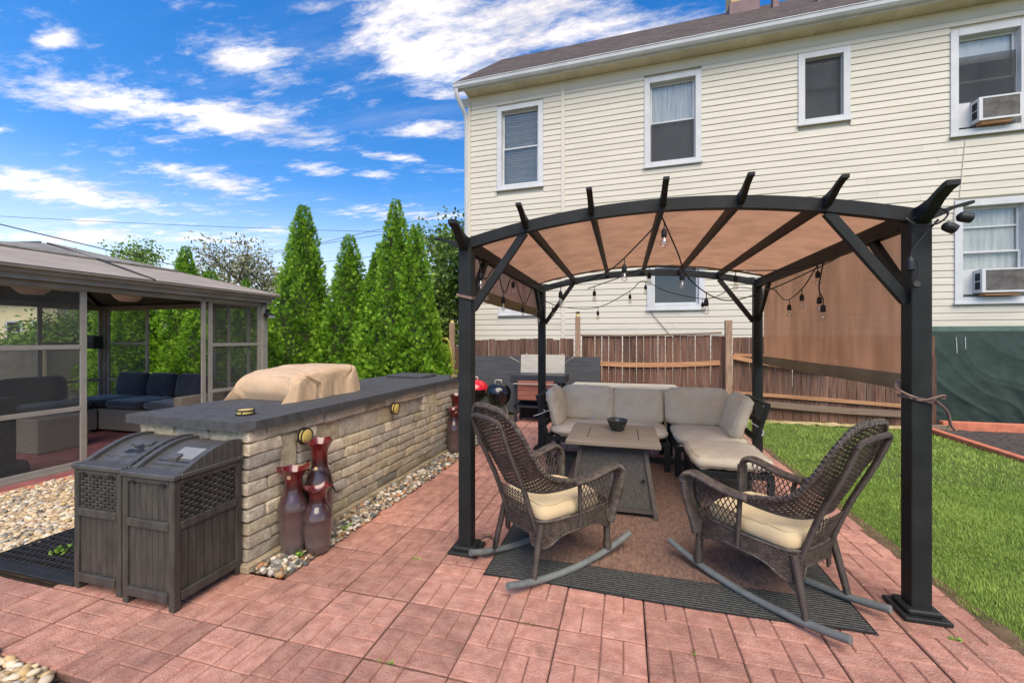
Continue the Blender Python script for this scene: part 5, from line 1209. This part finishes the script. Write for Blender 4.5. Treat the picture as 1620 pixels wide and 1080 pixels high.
# ================================================================== ROCKING CHAIRS
def rocking_chair(label, loc, rz):
    th = R(2.5); Rk = 2.0
    f = Vector((-math.sin(rz), math.cos(rz), 0))
    t = thing('rocking_chair', label, 'chair', tuple(Vector(loc)+f*(Rk*math.sin(th))+Vector((0, 0, Rk*(1-math.cos(th))))), 0, 'wicker rocking chairs')
    t.rotation_mode = 'XYZ'; t.matrix_basis = Matrix.Translation(t.location) @ Matrix.Rotation(rz, 4, 'Z') @ Matrix.Rotation(th, 4, 'X')
    for sx in (-1, 1):
        P = []
        for i in range(25):
            y = lerp(-.54, .50, i/24); P.append((sx*.225, y, .017+Rk-math.sqrt(Rk*Rk-y*y)))
        MB().tube(P, 1, 8, up=(0, 0, 1), flat=(.0195, .0175)).build('rocker', rocker_m, t, smooth=50)
        MB().tube([(sx*.225, -.35, .06), (sx*.222, -.345, .09), (sx*.205, -.27, .36)], [.017, .019, .021], 10).build('rear_leg', wickframe_m, t, smooth=50)
        MB().tube([(sx*.225, .275, .045), (sx*.225, .275, .065), (sx*.225, .275, .10), (sx*.228, .272, .125), (sx*.232, .268, .24), (sx*.24, .265, .34)], [.026, .03, .028, .021, .024, .03], 12).build('front_leg', wickframe_m, t, smooth=50)
        up_ = spline([(sx*.150, -.262, .27), (sx*.152, -.30, .40), (sx*.158, -.362, .60), (sx*.170, -.455, .83), (sx*.172, -.508, .985)], 6)
        MB().tube(up_, .0165, 10).build('back_upright', wickframe_m, t, smooth=50)
        MB().tube([(sx*.265, .0, .30), (sx*.292, -.02, .57)], .014, 8).build('arm_support', wickframe_m, t, smooth=50)
        MB().tube([(sx*.238, .26, .22), (sx*.25, .16, .285)], .010, 6).build('front_brace', wickframe_m, t)
    MB().tube(spline([(-.172, -.508, .985), (-.158, -.518, 1.012), (-.09, -.531, 1.029), (0, -.536, 1.034), (.09, -.531, 1.029), (.158, -.518, 1.012), (.172, -.508, .985)], 5), .0155, 10).build('top_rail', wickframe_m, t, smooth=50)
    # shell between the lower edge and the rim
    Bp = spline([(0, -.315, .555), (.11, -.308, .555), (.20, -.268, .557), (.25, -.20, .562), (.28, -.11, .57), (.296, -.02, .58)], 10)
    Rp = spline([(0, -.505, 1.095), (.17, -.49, 1.072), (.266, -.448, .965), (.298, -.375, .81), (.302, -.27, .68), (.300, -.06, .605)], 10)
    n_ = len(Bp)-1
    def at(L_, s): q = abs(s)*n_; i = min(int(q), n_-1); p = L_[i].lerp(L_[i+1], q-i); return Vector((p.x*(1 if s >= 0 else -1), p.y, p.z))
    def S(s, z):
        a, c = at(Bp, s), at(Rp, s); k = (z-a.z)/max(c.z-a.z, 1e-3); p = a.lerp(c, min(max(k, 0), 1)); p.y -= .02*math.sin(min(max(k, 0), 1)*PI)*(1-abs(s)); return p
    b = MB(); zz = .562; row = 0
    def smax(z):
        lo, hi = 0., 1.
        for _ in range(18):
            m_ = (lo+hi)/2
            if at(Rp, m_).z > z: lo = m_
            else: hi = m_
        return lo
    ds = .05
    while zz < 1.082:
        sm = smax(zz+.004); k = int(sm/(ds/2)); P = []
        for i in range(-k, k+1):
            s = i*ds/2; p = S(s, zz); q = S(min(s+.01, 1), zz)-S(s-.01, zz); nrm = Vector((-q.y, q.x, 0)).normalized() if q.length > 1e-6 else Vector((0, -1, 0))
            ph = (i+row*2) % 4; off = .0055 if ph == 1 else (-.0055 if ph == 3 else 0)
            P.append(p+nrm*off)
        if len(P) > 2: b.tube(P, 1, 4, up=(0, -.35, 1), flat=(.0022, .0056), caps=False)
        zz += .0118; row += 1
    for i in range(-19, 20):
        s = i*ds; a = at(Bp, s).z; c = at(Rp, s).z
        if c-a > .02: b.tube([S(s, lerp(a, c, q/10)) for q in range(11)], .0035, 5)
    kind(b.build('back_weave', wick_m, t, smooth=60), 'stuff')
    # braided rim and arms
    rimR = [at(Rp, s/20) for s in range(0, 21)]
    arm = spline([(.292, -.06, .600), (.302, .03, .592), (.312, .13, .604), (.318, .23, .622), (.316, .30, .618), (.308, .335, .585), (.296, .335, .50), (.275, .315, .40), (.262, .30, .31), (.250, .285, .25)], 8)
    path = [Vector((-p.x, p.y, p.z)) for p in reversed(arm)]+[Vector((-p.x, p.y, p.z)) for p in reversed(rimR)][1:]+rimR[1:]+arm[1:]
    # resample evenly
    cum = [0]
    for a_, c_ in zip(path, path[1:]): cum.append(cum[-1]+(c_-a_).length)
    N_ = 460; res = []; j = 0
    for i in range(N_+1):
        d = cum[-1]*i/N_
        while j < len(cum)-2 and cum[j+1] < d: j += 1
        res.append(path[j].lerp(path[j+1], (d-cum[j])/max(cum[j+1]-cum[j], 1e-9)))
    b = MB(); b.tube(res, .013, 8)
    for ph in range(4):
        Q = []
        for i, p in enumerate(res):
            a_ = res[max(i-1, 0)]; c_ = res[min(i+1, N_)]; T_ = (c_-a_).normalized(); u_ = Vector((0, -1, .3)).cross(T_); u_ = u_.normalized() if u_.length > 1e-4 else Vector((1, 0, 0)); v_ = T_.cross(u_)
            sgn = 1 if ph < 2 else -1; an = sgn*i*.85+ph*PI; Q.append(p+u_*(math.cos(an)*.0145)+v_*(math.sin(an)*.0125))
        b.tube(Q, .0046, 5)
    kind(b.build('braided_rim', wick_m, t, smooth=60), 'stuff')
    for sx in (-1, 1):
        # wrapped arm pad
        ap = [Vector((p.x*sx, p.y, p.z)) for p in spline([(.292, -.07, .600), (.298, .03, .598), (.305, .13, .612), (.311, .23, .632), (.311, .285, .632), (.306, .32, .61), (.300, .335, .57)], 18)]
        b = MB(); rr = [1+.10*(i % 2) for i in range(len(ap))]; b.tube(ap, rr, 10, up=(0, 0, 1), flat=(.036, .016)); b.build('arm_pad', wick_m, t, smooth=60)
        # wrapped front stem
        ap = [Vector((p.x*sx, p.y, p.z)) for p in spline([(.304, .332, .58), (.296, .325, .50), (.275, .305, .40), (.258, .285, .32), (.246, .275, .25)], 16)]
        b = MB(); rr = [1+.12*(i % 2) for i in range(len(ap))]; b.tube(ap, rr, 10, up=(0, 1, 0), flat=(.036, .020)); b.build('arm_stem', wick_m, t, smooth=60)
    # lattices: under each arm and low in the back
    def lattice(b, f, w, h, pitch):
        k = pitch; sl = .55
        span = w+h*sl
        for sg in (1, -1):
            c0 = -h*sl
            while c0 < w+h*sl:
                P = []
                for i in range(13):
                    v = h*i/12; u = c0+v*sl if sg > 0 else c0+h*sl-v*sl-0
                    if 0 <= u <= w: P.append(Vector(f(u/w, v/h))+Vector((0, 0, 0)))
                if len(P) > 1: b.tube(P, .0032, 5)
                c0 += k
        for v in (.48, .54): b.tube([f(i/10, v) for i in range(11)], .003, 5)
    b = MB()
    for sx in (-1, 1):
        lattice(b, lambda u, v: (sx*(lerp(.268, .248, u)+(lerp(.292, .305, u)-lerp(.268, .248, u))*v), lerp(-.005, .265, u)-.02*v*(1-u), lerp(.345, .59+.02*u, v)), .27, .24, .03)
    lattice(b, lambda u, v: (lerp(-.15, .15, u), lerp(-.27, -.345, v)-.01*math.sin(u*PI), lerp(.34, .56, v)), .30, .22, .03)
    b2 = b
    kind(b.build('lattice', wick_m, t, smooth=60), 'stuff')
    # skirt
    per = spline([(-.236, .285, 0), (-.262, .16, 0), (-.268, 0, 0), (-.25, -.15, 0), (-.205, -.262, 0), (-.10, -.292, 0), (0, -.297, 0), (.10, -.292, 0), (.205, -.262, 0), (.25, -.15, 0), (.268, 0, 0), (.262, .16, 0), (.236, .285, 0), (.12, .305, 0), (0, .31, 0), (-.12, .305, 0), (-.236, .285, 0)], 7)
    b = MB(); rows = 12; m_ = len(per)
    def low(i):  # skirt hem arches up between the legs
        x, y = per[i].x, per[i].y; return .30-.075*max(math.exp(-((y-.28)/.10)**2), math.exp(-((y+.265)/.09)**2)*(abs(x) > .12), .0)-.015
    for r_ in range(rows):
        P = []
        for i in range(m_-1):
            p = per[i]; a_ = per[(i+1) % (m_-1)]-per[i-1]; nn = Vector((a_.y, -a_.x, 0)).normalized()
            off = .004 if (i+r_) % 2 else -.003; P.append(Vector((p.x, p.y, lerp(low(i), .368, r_/(rows-1))))+nn*off)
        b.tube(P, 1, 4, closed=True, up=(0, 0, 1), flat=(.0028, .0056))
    for i in range(0, m_-1, 2): b.tube([(per[i].x, per[i].y, low(i)), (per[i].x, per[i].y, .37)], .004, 5)
    for zz_ in ('lo', .375): b.tube([(p.x, p.y, (low(i) if zz_ == 'lo' else zz_)) for i, p in enumerate(per[:-1])], .0075, 6, closed=True)
    kind(b.build('woven_skirt', wick_m, t, smooth=60), 'stuff')
    b = MB(); b.prism([(p.x*.97, p.y*.97) for p in per[:-1]], .335, .345, 'z'); b.build('seat_panel', wick_m, t)
    # lower edge cane of the shell
    MB().tube([at(Bp, i/15) for i in range(-15, 16)], .008, 7).build('lower_cane', wickframe_m, t, smooth=50)
    cu = cushion(.48, .53, .12, 3, 16, .12, .005); welted(cu, 'seat_cushion', creamcush_m, t, (0, -.02, .408), (R(-3), 0, 0))
    return t
rc = rocking_chair('dark wicker rocking chair on the counter side, wire coil on its leg', (-.515, 2.80, .008), R(-41))
r2 = dup(rc, 'dark wicker rocking chair on the lawn side of the rug', (0, 0, 0)); M0 = Matrix.Rotation(R(44.5), 4, 'Z')
f_ = M0 @ Vector((0, 1, 0)); Rk = 2.0; r2.matrix_basis = Matrix.Translation(Vector((.875, 2.80, .008))+f_*(Rk*math.sin(R(2.5)))+Vector((0, 0, Rk*(1-math.cos(R(2.5)))))) @ M0 @ Matrix.Rotation(R(2.5), 4, 'X')
b = MB()
for i in range(5):
    a0 = random.uniform(-.15, .15); b.tube([(math.cos(a*PI/12)*(.045+.004*i), math.sin(a*PI/12)*.012+a0*.1, math.sin(a*PI/12)*(.055+.003*i)+a0*.05) for a in range(24)], .0018, 5, closed=True)
wc = b.build('wire_coil', cord_m, None, (-.90, 2.70, .09), (R(10), 0, R(20))); tag(wc, 'loop of thin black wire hung on the rocking chair leg', 'wire')

# ================================================================== GRILLS
def kettle(loc, s, lidm, label, knob):
    t = thing('kettle_grill', label, 'grill', loc, 0, 'kettle grills'); r = .265*s
    prb = [(.04, .50-.22), (.12*s, .285), (.19*s, .34), (.24*s, .41), (r, .52), (r+.004, .535), (r-.006, .535)]
    MB().lathe(prb, 28).build('bowl', blackenamel_m, t, smooth=50)
    MB().lathe([(r+.006, .53), (r+.002, .55), (.94*r, .60), (.78*r, .65), (.5*r, .69), (.2*r, .705), (.02, .708)], 28).build('lid', lidm, t, smooth=50)
    MB().tube(spline([(-.06, 0, .70), (-.058, 0, .745), (0, 0, .755), (.058, 0, .745), (.06, 0, .70)], 5), .009, 6).build('handle', steel_m, t)
    for a in (30, 150, 270): MB().tube([(.13*s*math.cos(R(a)), .13*s*math.sin(R(a)), .36), (.25*s*math.cos(R(a)), .25*s*math.sin(R(a)), 0)], .010, 7).build('leg', steel_m, t)
    return t
kettle((-2.17, 7.15, .0), .86, blackenamel_m, 'small black kettle grill with closed lid before the charcoal board', True)
kettle((-2.78, 7.6, 0), .98, redenamel_m, 'kettle grill with a red lid at the far end of the counter', True)
gg = thing('gas_grill', 'gas grill cart with open steel lid and red brown slatted front', 'grill', (-1.95, 7.15, 0)); gw = .98
MB().box(0, gw, 0, .5, .72, .86, .01).build('body', mat('grill_black', lin(56, 58, 62), lin(46, 48, 52), 6, .5, .05), gg); gb = MATS['grill_black']
for x_ in (.06, gw-.11):
    for y_ in (.02, .43): MB().box(x_, x_+.05, y_, y_+.05, 0, .72).build('leg', gb, gg)
MB().box(.06, gw-.06, .02, .48, .28, .31).build('shelf', gb, gg); MB().box(.06, gw-.06, .44, .47, .02, .72).build('back_panel', blackflat_m, gg)
for i in range(4): MB().box(.14, gw-.2, -.012, .012, .42+i*.085, .50+i*.085, .003).build('front_slat', doorwood_m, gg)
MB().box(.1, gw-.16, .013, .03, .40, .78).build('front_panel', gb, gg)
MB().bar((.08, -.05, .705), (gw-.14, -.05, .705), .02, .02).build('handle_bar', steel_m, gg)
for x_ in (.09, gw-.16): MB().box(x_, x_+.02, -.05, 0, .695, .715).build('handle_mount', steel_m, gg)
lid = MB().box(.10, .92, 0, .03, 0, .34, .006).build('lid', steel_m, gg, (0, .36, .862), (R(-6), 0, 0))
for x_, s_ in ((.08, -1), (.94, 1)):
    MB().bar((x_, .34, 1.06), (x_+s_*.14, .2, 1.16), .03, .012).build('lid_arm', steel_m, gg)
for x_ in (.2, .86): MB().box(x_, x_+.02, .39, .42, 1.19, 1.225).build('hinge', steel_m, gg)

# ================================================================== TREES
def leaf_quads(P, D, N_, ln, wd, tint):
    """pointed leaves: base point P, direction D, face normal N_, length, width"""
    S_ = unit(np.cross(D, N_))*wd[:, None]; m = P+D*(ln*.5)[:, None]; V = np.stack([P, m-S_, P+D*ln[:, None], m+S_], 1).reshape(-1, 3)
    F = np.arange(len(P)*4).reshape(-1, 4); return V, F, np.repeat(tint, 4)
def arbor_mesh(h, rad, n, seed, spires=()):
    """upright flat sprays over a cone of foliage; spires are extra leaders (dx, dy, height share, radius share)"""
    g = np.random.default_rng(seed); VV = []; FF = []; TT = []; off = 0
    cones = [(0., 0., 1., 1.)]+list(spires)
    for (dx, dy, hs, rs) in cones:
        k = int(n*hs*rs); t = g.beta(1.05, 1.5, k)*.985; prof = (1-t**1.25)**.8*(.86+.14*np.sin(np.minimum(t*6, PI)))*(1+.22*(1-t)**2)
        a = g.uniform(0, 2*PI, k); lump = 1+.12*np.sin(a*5+t*17+seed)+.11*np.sin(a*9-t*31+seed)+.10*np.sin(a*3+t*47)+.09*np.sin(a*2-t*9+seed*2); out_ = g.random(k) < .03; lump = lump+out_*.10
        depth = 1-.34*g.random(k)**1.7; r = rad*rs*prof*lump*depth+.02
        ca, sa = np.cos(a), np.sin(a); base = np.stack([dx+r*ca, dy+r*sa, .12+t*h*hs], 1)
        out = np.stack([ca, sa, 0*a], 1); up = np.array([0, 0, 1.])
        ax = unit(out*g.uniform(.25, .9, k)[:, None]+up*g.uniform(.45, 1.1, k)[:, None]+g.normal(0, .28, (k, 3)))
        side = unit(np.cross(ax, unit(out+g.normal(0, .6, (k, 3))))); nr = np.cross(ax, side)
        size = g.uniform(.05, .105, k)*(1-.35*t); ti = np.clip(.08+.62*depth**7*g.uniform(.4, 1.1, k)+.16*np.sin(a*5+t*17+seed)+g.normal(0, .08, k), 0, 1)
        for (f, sp, q) in ((0, 0, 1.1), (.10, .55, .8), (.10, -.55, .8), (.35, .45, .68), (.35, -.45, .68), (.02, .95, .55), (.02, -.95, .55)):
            d = unit(ax*math.cos(sp)+side*math.sin(sp)+g.normal(0, .10, (k, 3))); V, F, T = leaf_quads(base+ax*(size*f)[:, None], d, nr, size*q, size*.085, np.clip(ti+q*.12-.06, 0, 1))
            VV.append(V); FF.append(F+off); TT.append(T); off += len(V)
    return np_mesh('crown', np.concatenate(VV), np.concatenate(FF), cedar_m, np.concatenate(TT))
def core(h, rad, spires):
    b = MB()
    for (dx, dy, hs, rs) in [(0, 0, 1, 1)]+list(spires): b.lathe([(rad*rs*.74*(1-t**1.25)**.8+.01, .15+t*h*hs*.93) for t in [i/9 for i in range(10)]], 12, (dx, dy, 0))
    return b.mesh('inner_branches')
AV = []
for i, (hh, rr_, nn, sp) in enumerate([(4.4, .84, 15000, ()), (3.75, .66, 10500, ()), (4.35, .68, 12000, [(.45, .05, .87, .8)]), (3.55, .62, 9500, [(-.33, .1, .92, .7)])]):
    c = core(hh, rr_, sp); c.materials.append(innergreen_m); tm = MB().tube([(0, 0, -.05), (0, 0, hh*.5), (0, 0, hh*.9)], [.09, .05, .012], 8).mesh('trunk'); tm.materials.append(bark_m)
    AV.append((hh, arbor_mesh(hh, rr_, nn, 11+i, sp), c, tm))
def arbor(v, loc, h, label, rz, sx=1.):
    hh, cr, co, tm = AV[v]; t = thing('arborvitae', label, 'tree', loc, rz, 'arborvitae hedge trees'); s = h/hh; t.scale = (s*sx, s*sx, s)
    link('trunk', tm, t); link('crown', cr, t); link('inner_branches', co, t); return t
arbor(0, (-7.05, 7.95, 0), 4.48, 'tall broad arborvitae right beside the corner of the gazebo', 0.3, 1.08)
arbor(1, (-5.98, 8.15, 0), 3.78, 'slim arborvitae next to the broad one by the gazebo', 1.4, 1.2)
arbor(3, (-5.36, 8.45, 0), 3.62, 'arborvitae with two short tips in the middle of the hedge', 2.2, 1.25)
arbor(2, (-4.72, 8.0, 0), 4.42, 'tallest arborvitae with a second leader, nearest the yellow hose', -.2, 1.1)
arbor(1, (-6.5, 8.6, 0), 2.7, 'short arborvitae set back between the broad and the slim one', 5.1, 1.2)
arbor(1, (-4.15, 8.1, 0), 3.0, 'lower arborvitae filling the end of the hedge by the fence post', 3.3, 1.0)
arbor(1, (-11.1, 8.35, 0), 3.85, 'arborvitae whose tip shows above the gazebo roof', .5, 1.1)
arbor(0, (-11.9, 7.75, 0), 3.3, 'bushy arborvitae seen through the open far side of the gazebo', 1.5, 1.25)
arbor(0, (-10.2, 8.3, 0), 3.2, 'broad arborvitae filling the hedge behind the gazebo sofa', 4.1, 1.4)
arbor(3, (-13.0, 8.3, 0), 3.1, 'arborvitae behind the screened far corner of the gazebo', .9, 1.5)
arbor(0, (-9.4, 8.6, 0), 3.0, 'arborvitae behind the gazebo roof edge', 1.9, 1.0)

def leafy(name, label, loc, h, crown_r, leaves, ls, m, seed, trunk_r=.1, open_=.5, spread=.7, stems=1, base=.3, group='broadleaf trees beyond the hedge', narrow=.28):
    g = random.Random(seed); gn = np.random.default_rng(seed); t = thing(name, label, 'tree' if h > 2.5 else 'shrub', loc, 0, group); b = MB(); tips = []
    def grow(p, d, L_, r, lv):
        q = p; P = [p]; 
        for i in range(4):
            d = (d+Vector((g.uniform(-1, 1), g.uniform(-1, 1), g.uniform(-.3, .5)))*.16).normalized(); q = q+d*(L_/4); P.append(q)
            if lv >= 2: tips.append((q, d, lv))
        b.tube(P, [r*(1-.12*i) for i in range(5)], 5 if lv else 8)
        if lv < 3:
            for k in range(g.choice([3, 4]) if lv else 5):
                f = g.uniform(.35, 1.); s = P[int(f*4)]; a = g.uniform(0, 2*PI); dd = (d*.55+Vector((math.cos(a), math.sin(a), g.uniform(-.1, .6)))*spread).normalized(); grow(s, dd, L_*g.uniform(.48, .7), r*.5, lv+1)
    for s in range(stems): grow(Vector((g.uniform(-.15, .15)*(stems > 1), g.uniform(-.15, .15)*(stems > 1), -.05)), Vector((g.uniform(-.2, .2), g.uniform(-.2, .2), 1)).normalized(), h*.52, trunk_r, 0)
    zt = max(p.z for p, _, _ in tips); sc = h/zt
    b.v = [(x*crown_r, y*crown_r, z*sc) for x, y, z in b.v]; b.build('trunk', bark_m, t, smooth=60)
    idx = gn.integers(0, len(tips), leaves); P = np.array([(q.x*crown_r, q.y*crown_r, q.z*sc) for q, _, _ in tips])[idx]+gn.normal(0, open_*.22, (leaves, 3)); D = unit(np.array([tuple(d) for _, d, _ in tips])[idx]*.4+gn.normal(0, .7, (leaves, 3))+np.array([0, 0, -.35])); N_ = unit(gn.normal(0, 1, (leaves, 3))+np.array([0, 0, .8]))
    ln = gn.uniform(.6, 1.25, leaves)*ls; V, F, T = leaf_quads(P, D, N_, ln, ln*narrow, np.clip(gn.normal(.5, .25, leaves), 0, 1)); link('crown', np_mesh('crown', V, F, m, T), t); return t
def at(px, py, Y):
    d = view_dir(px, py)*Y; return (float(d[0]), float(d[1]), 1.5+float(d[2]))
def gp(px, Y): q = at(px, 535, Y); return (q[0], q[1], -.05)
leafy('broadleaf_tree', 'airy green tree between the hedge and the house corner', gp(722, 13.5), 5.4, .95, 15000, .13, leaf_m, 3, .10, .9, .55, 2, narrow=.33)
leafy('broadleaf_tree', 'thin young tree behind the end of the hedge', gp(690, 12.5), 4.3, .7, 6000, .12, leaf_m, 5, .07, .8, .5, 2, narrow=.33)
leafy('willow_leaved_tree', 'olive and bronze leaved tree behind the gazebo corner', gp(415, 14), 4.7, .95, 13000, .17, olive_m, 8, .12, 1.0, .8, 2, narrow=.16)
leafy('broadleaf_tree', 'bright green rounded treetop beyond the gazebo roof', gp(212, 24), 7.0, 1.1, 7000, .20, leaf_m, 12, .15, 1.4, .7, 1)
leafy('broadleaf_tree', 'green tree behind the screens on the hedge side of the gazebo', gp(350, 17), 3.6, 1.3, 6000, .17, shrub_m, 15, .10, 1.2, .8, 2)
for i, (px, Y, h, lb) in enumerate([(15, 15.5, 1.75, 'green shrub in front of the neighbouring yellow house windows'), (62, 16, 1.9, 'light green shrub beneath the far yellow gable'), (112, 15, 2.3, 'shrub with dark leaves beyond the gazebo screen post'), (150, 14, 2.6, 'shrub in the gap beside the gazebo speaker')]):
    leafy('garden_shrub', lb, gp(px, Y), h, 1.3, 4500, .14, shrub_m, 20+i, .05, 1.1, .9, 3, group='shrubs beyond the gazebo')
# neighbouring house far behind the gazebo
nb = thing('neighbour_house', 'pale yellow house with white windows seen through the gazebo', 'house', gp(-330, 27)[:2]+(-.05,), math.atan2(gp(95, 27)[1]-gp(-330, 27)[1], gp(95, 27)[0]-gp(-330, 27)[0]))
MB().box(0, 17.2, 0, 6, 0, 4.0).build('wall', nbwall_m, nb); MB().prism([(-.4, 3.9), (6.4, 3.9), (3, 4.9)], -.3, 17.5, 'x').build('roof', nbroof_m, nb)
for x_ in (9.4, 13.9, 15.6):
    w_o = MB().box(x_, x_+1.1, -.06, .02, 1.2, 2.7, .01).build('window', trim_m, nb); MB().box(x_+.14, x_+.96, -.065, -.058, 1.98, 2.58).build('pane', darkroom_m, w_o); MB().box(x_+.14, x_+.96, -.065, -.058, 1.32, 1.9).build('pane', darkroom_m, w_o)
sf = thing('cloth_fence', 'grey cloth covered fence beyond the gazebo', 'fence', (-13.6, .5, -.05)); MB().grid(lambda u, v: (.03*math.sin(u*30), lerp(0, 8.5, u), lerp(.05, 1.4, v)), 60, 4).build('cloth', greyscreen_m, sf)
for i in range(5): MB().box(.04, .09, i*2.1, .05+i*2.1, 0, 1.45).build('post', steel_m, sf)
kind(sheet('dry_yard', -13.4, -10.7, 0, 9, -.045, drygrass_m), 'structure')
# dark boundary boards behind the hedge
bf = thing('rear_fence', 'dark stained board fence behind the hedge', 'fence', (-9.5, 9.35, -.05))
for i in range(44): MB().box(0, .128, 0, .018, 0, 1.35+random.uniform(-.02, .02)).build('picket', fence_m, bf, (i*.133, 0, 0))
MB().box(0, 5.85, .02, .06, .9, .98).build('rail', greyrail_m, bf)
# cables
def cab(a, c, sag, lb, r=.012): pline(at(*a), at(*c), sag, r, lb)
cab((-150, 318, 9), (620, 482, 30), .3, 'thick black service cable sloping down above the gazebo roof', .014)
cab((-100, 336, 40), (1000, 372, 40), .5, 'thin overhead cable running level behind the tree tops', .02)
cab((300, 428, 36), (1000, 262, 30), .3, 'thin overhead cable rising to the house corner', .018)
cab((300, 415, 36), (1000, 300, 30), .3, 'second thin overhead cable just below the house corner line', .018)
cab((280, 436, 38), (1000, 352, 30), .3, 'lowest thin overhead cable crossing behind the slim arborvitae', .018)
# weeds in the joints and pebbles
def weed(loc, n, s, lb, seed):
    g = np.random.default_rng(seed); a = g.uniform(0, 2*PI, n); P = np.stack([g.normal(0, s*.35, n), g.normal(0, s*.35, n), np.abs(g.normal(0, s*.25, n))], 1); D = unit(np.stack([np.cos(a), np.sin(a), g.uniform(.3, 1.3, n)], 1)); N_ = unit(g.normal(0, .5, (n, 3))+np.array([0, 0, 1.]))
    ln = g.uniform(.4, 1., n)*s*.7; V, F, T = leaf_quads(P, D, N_, ln, ln*.3, np.clip(g.normal(.6, .2, n), 0, 1)); tag(link('weed', np_mesh('weed', V, F, shrub_m, T), None, loc), lb, 'plant', 'small weeds')
weed((-2.13, 2.36, .02), 40, .045, 'tiny weed at the foot of the front glazed jar', 1); weed((-2.19, 2.24, .02), 22, .04, 'small bright weed in the pebbles near the counter corner', 2)
weed((-2.07, 2.80, .02), 30, .045, 'small weed in the pebble strip past the glazed jars', 3); weed((-3.75, 1.98, .02), 34, .07, 'pale weed growing through the rubber mat', 4)

for i, (ku, kv) in enumerate([(-3, 0), (-2, 1), (-1, 0), (0, 1), (-4, 2), (-3, 3), (2, 0), (-2, -1), (3, 2)]):
    g = np.random.default_rng(50+i); n = 14; a = g.uniform(0, 2*PI, n); P = np.stack([g.normal(0, .02, n), g.normal(0, .006, n), 0*a], 1); D = unit(np.stack([np.cos(a), np.sin(a), g.uniform(.3, 1.2, n)], 1)); ln = g.uniform(.010, .028, n)
    V, F, T = leaf_quads(P, D, unit(g.normal(0, .5, (n, 3))+np.array([0, 0, 1.])), ln, ln*.22, np.clip(g.normal(.5, .2, n), 0, 1)); tag(link('joint_weed', np_mesh('joint_weed', V, F, shrub_m, T), None, (U0+PS*ku+random.uniform(0, .3), V0+PS*kv, -.004)), 'tiny weed sprouting in a joint between the pavers', 'plant', 'weeds in the paver joints')
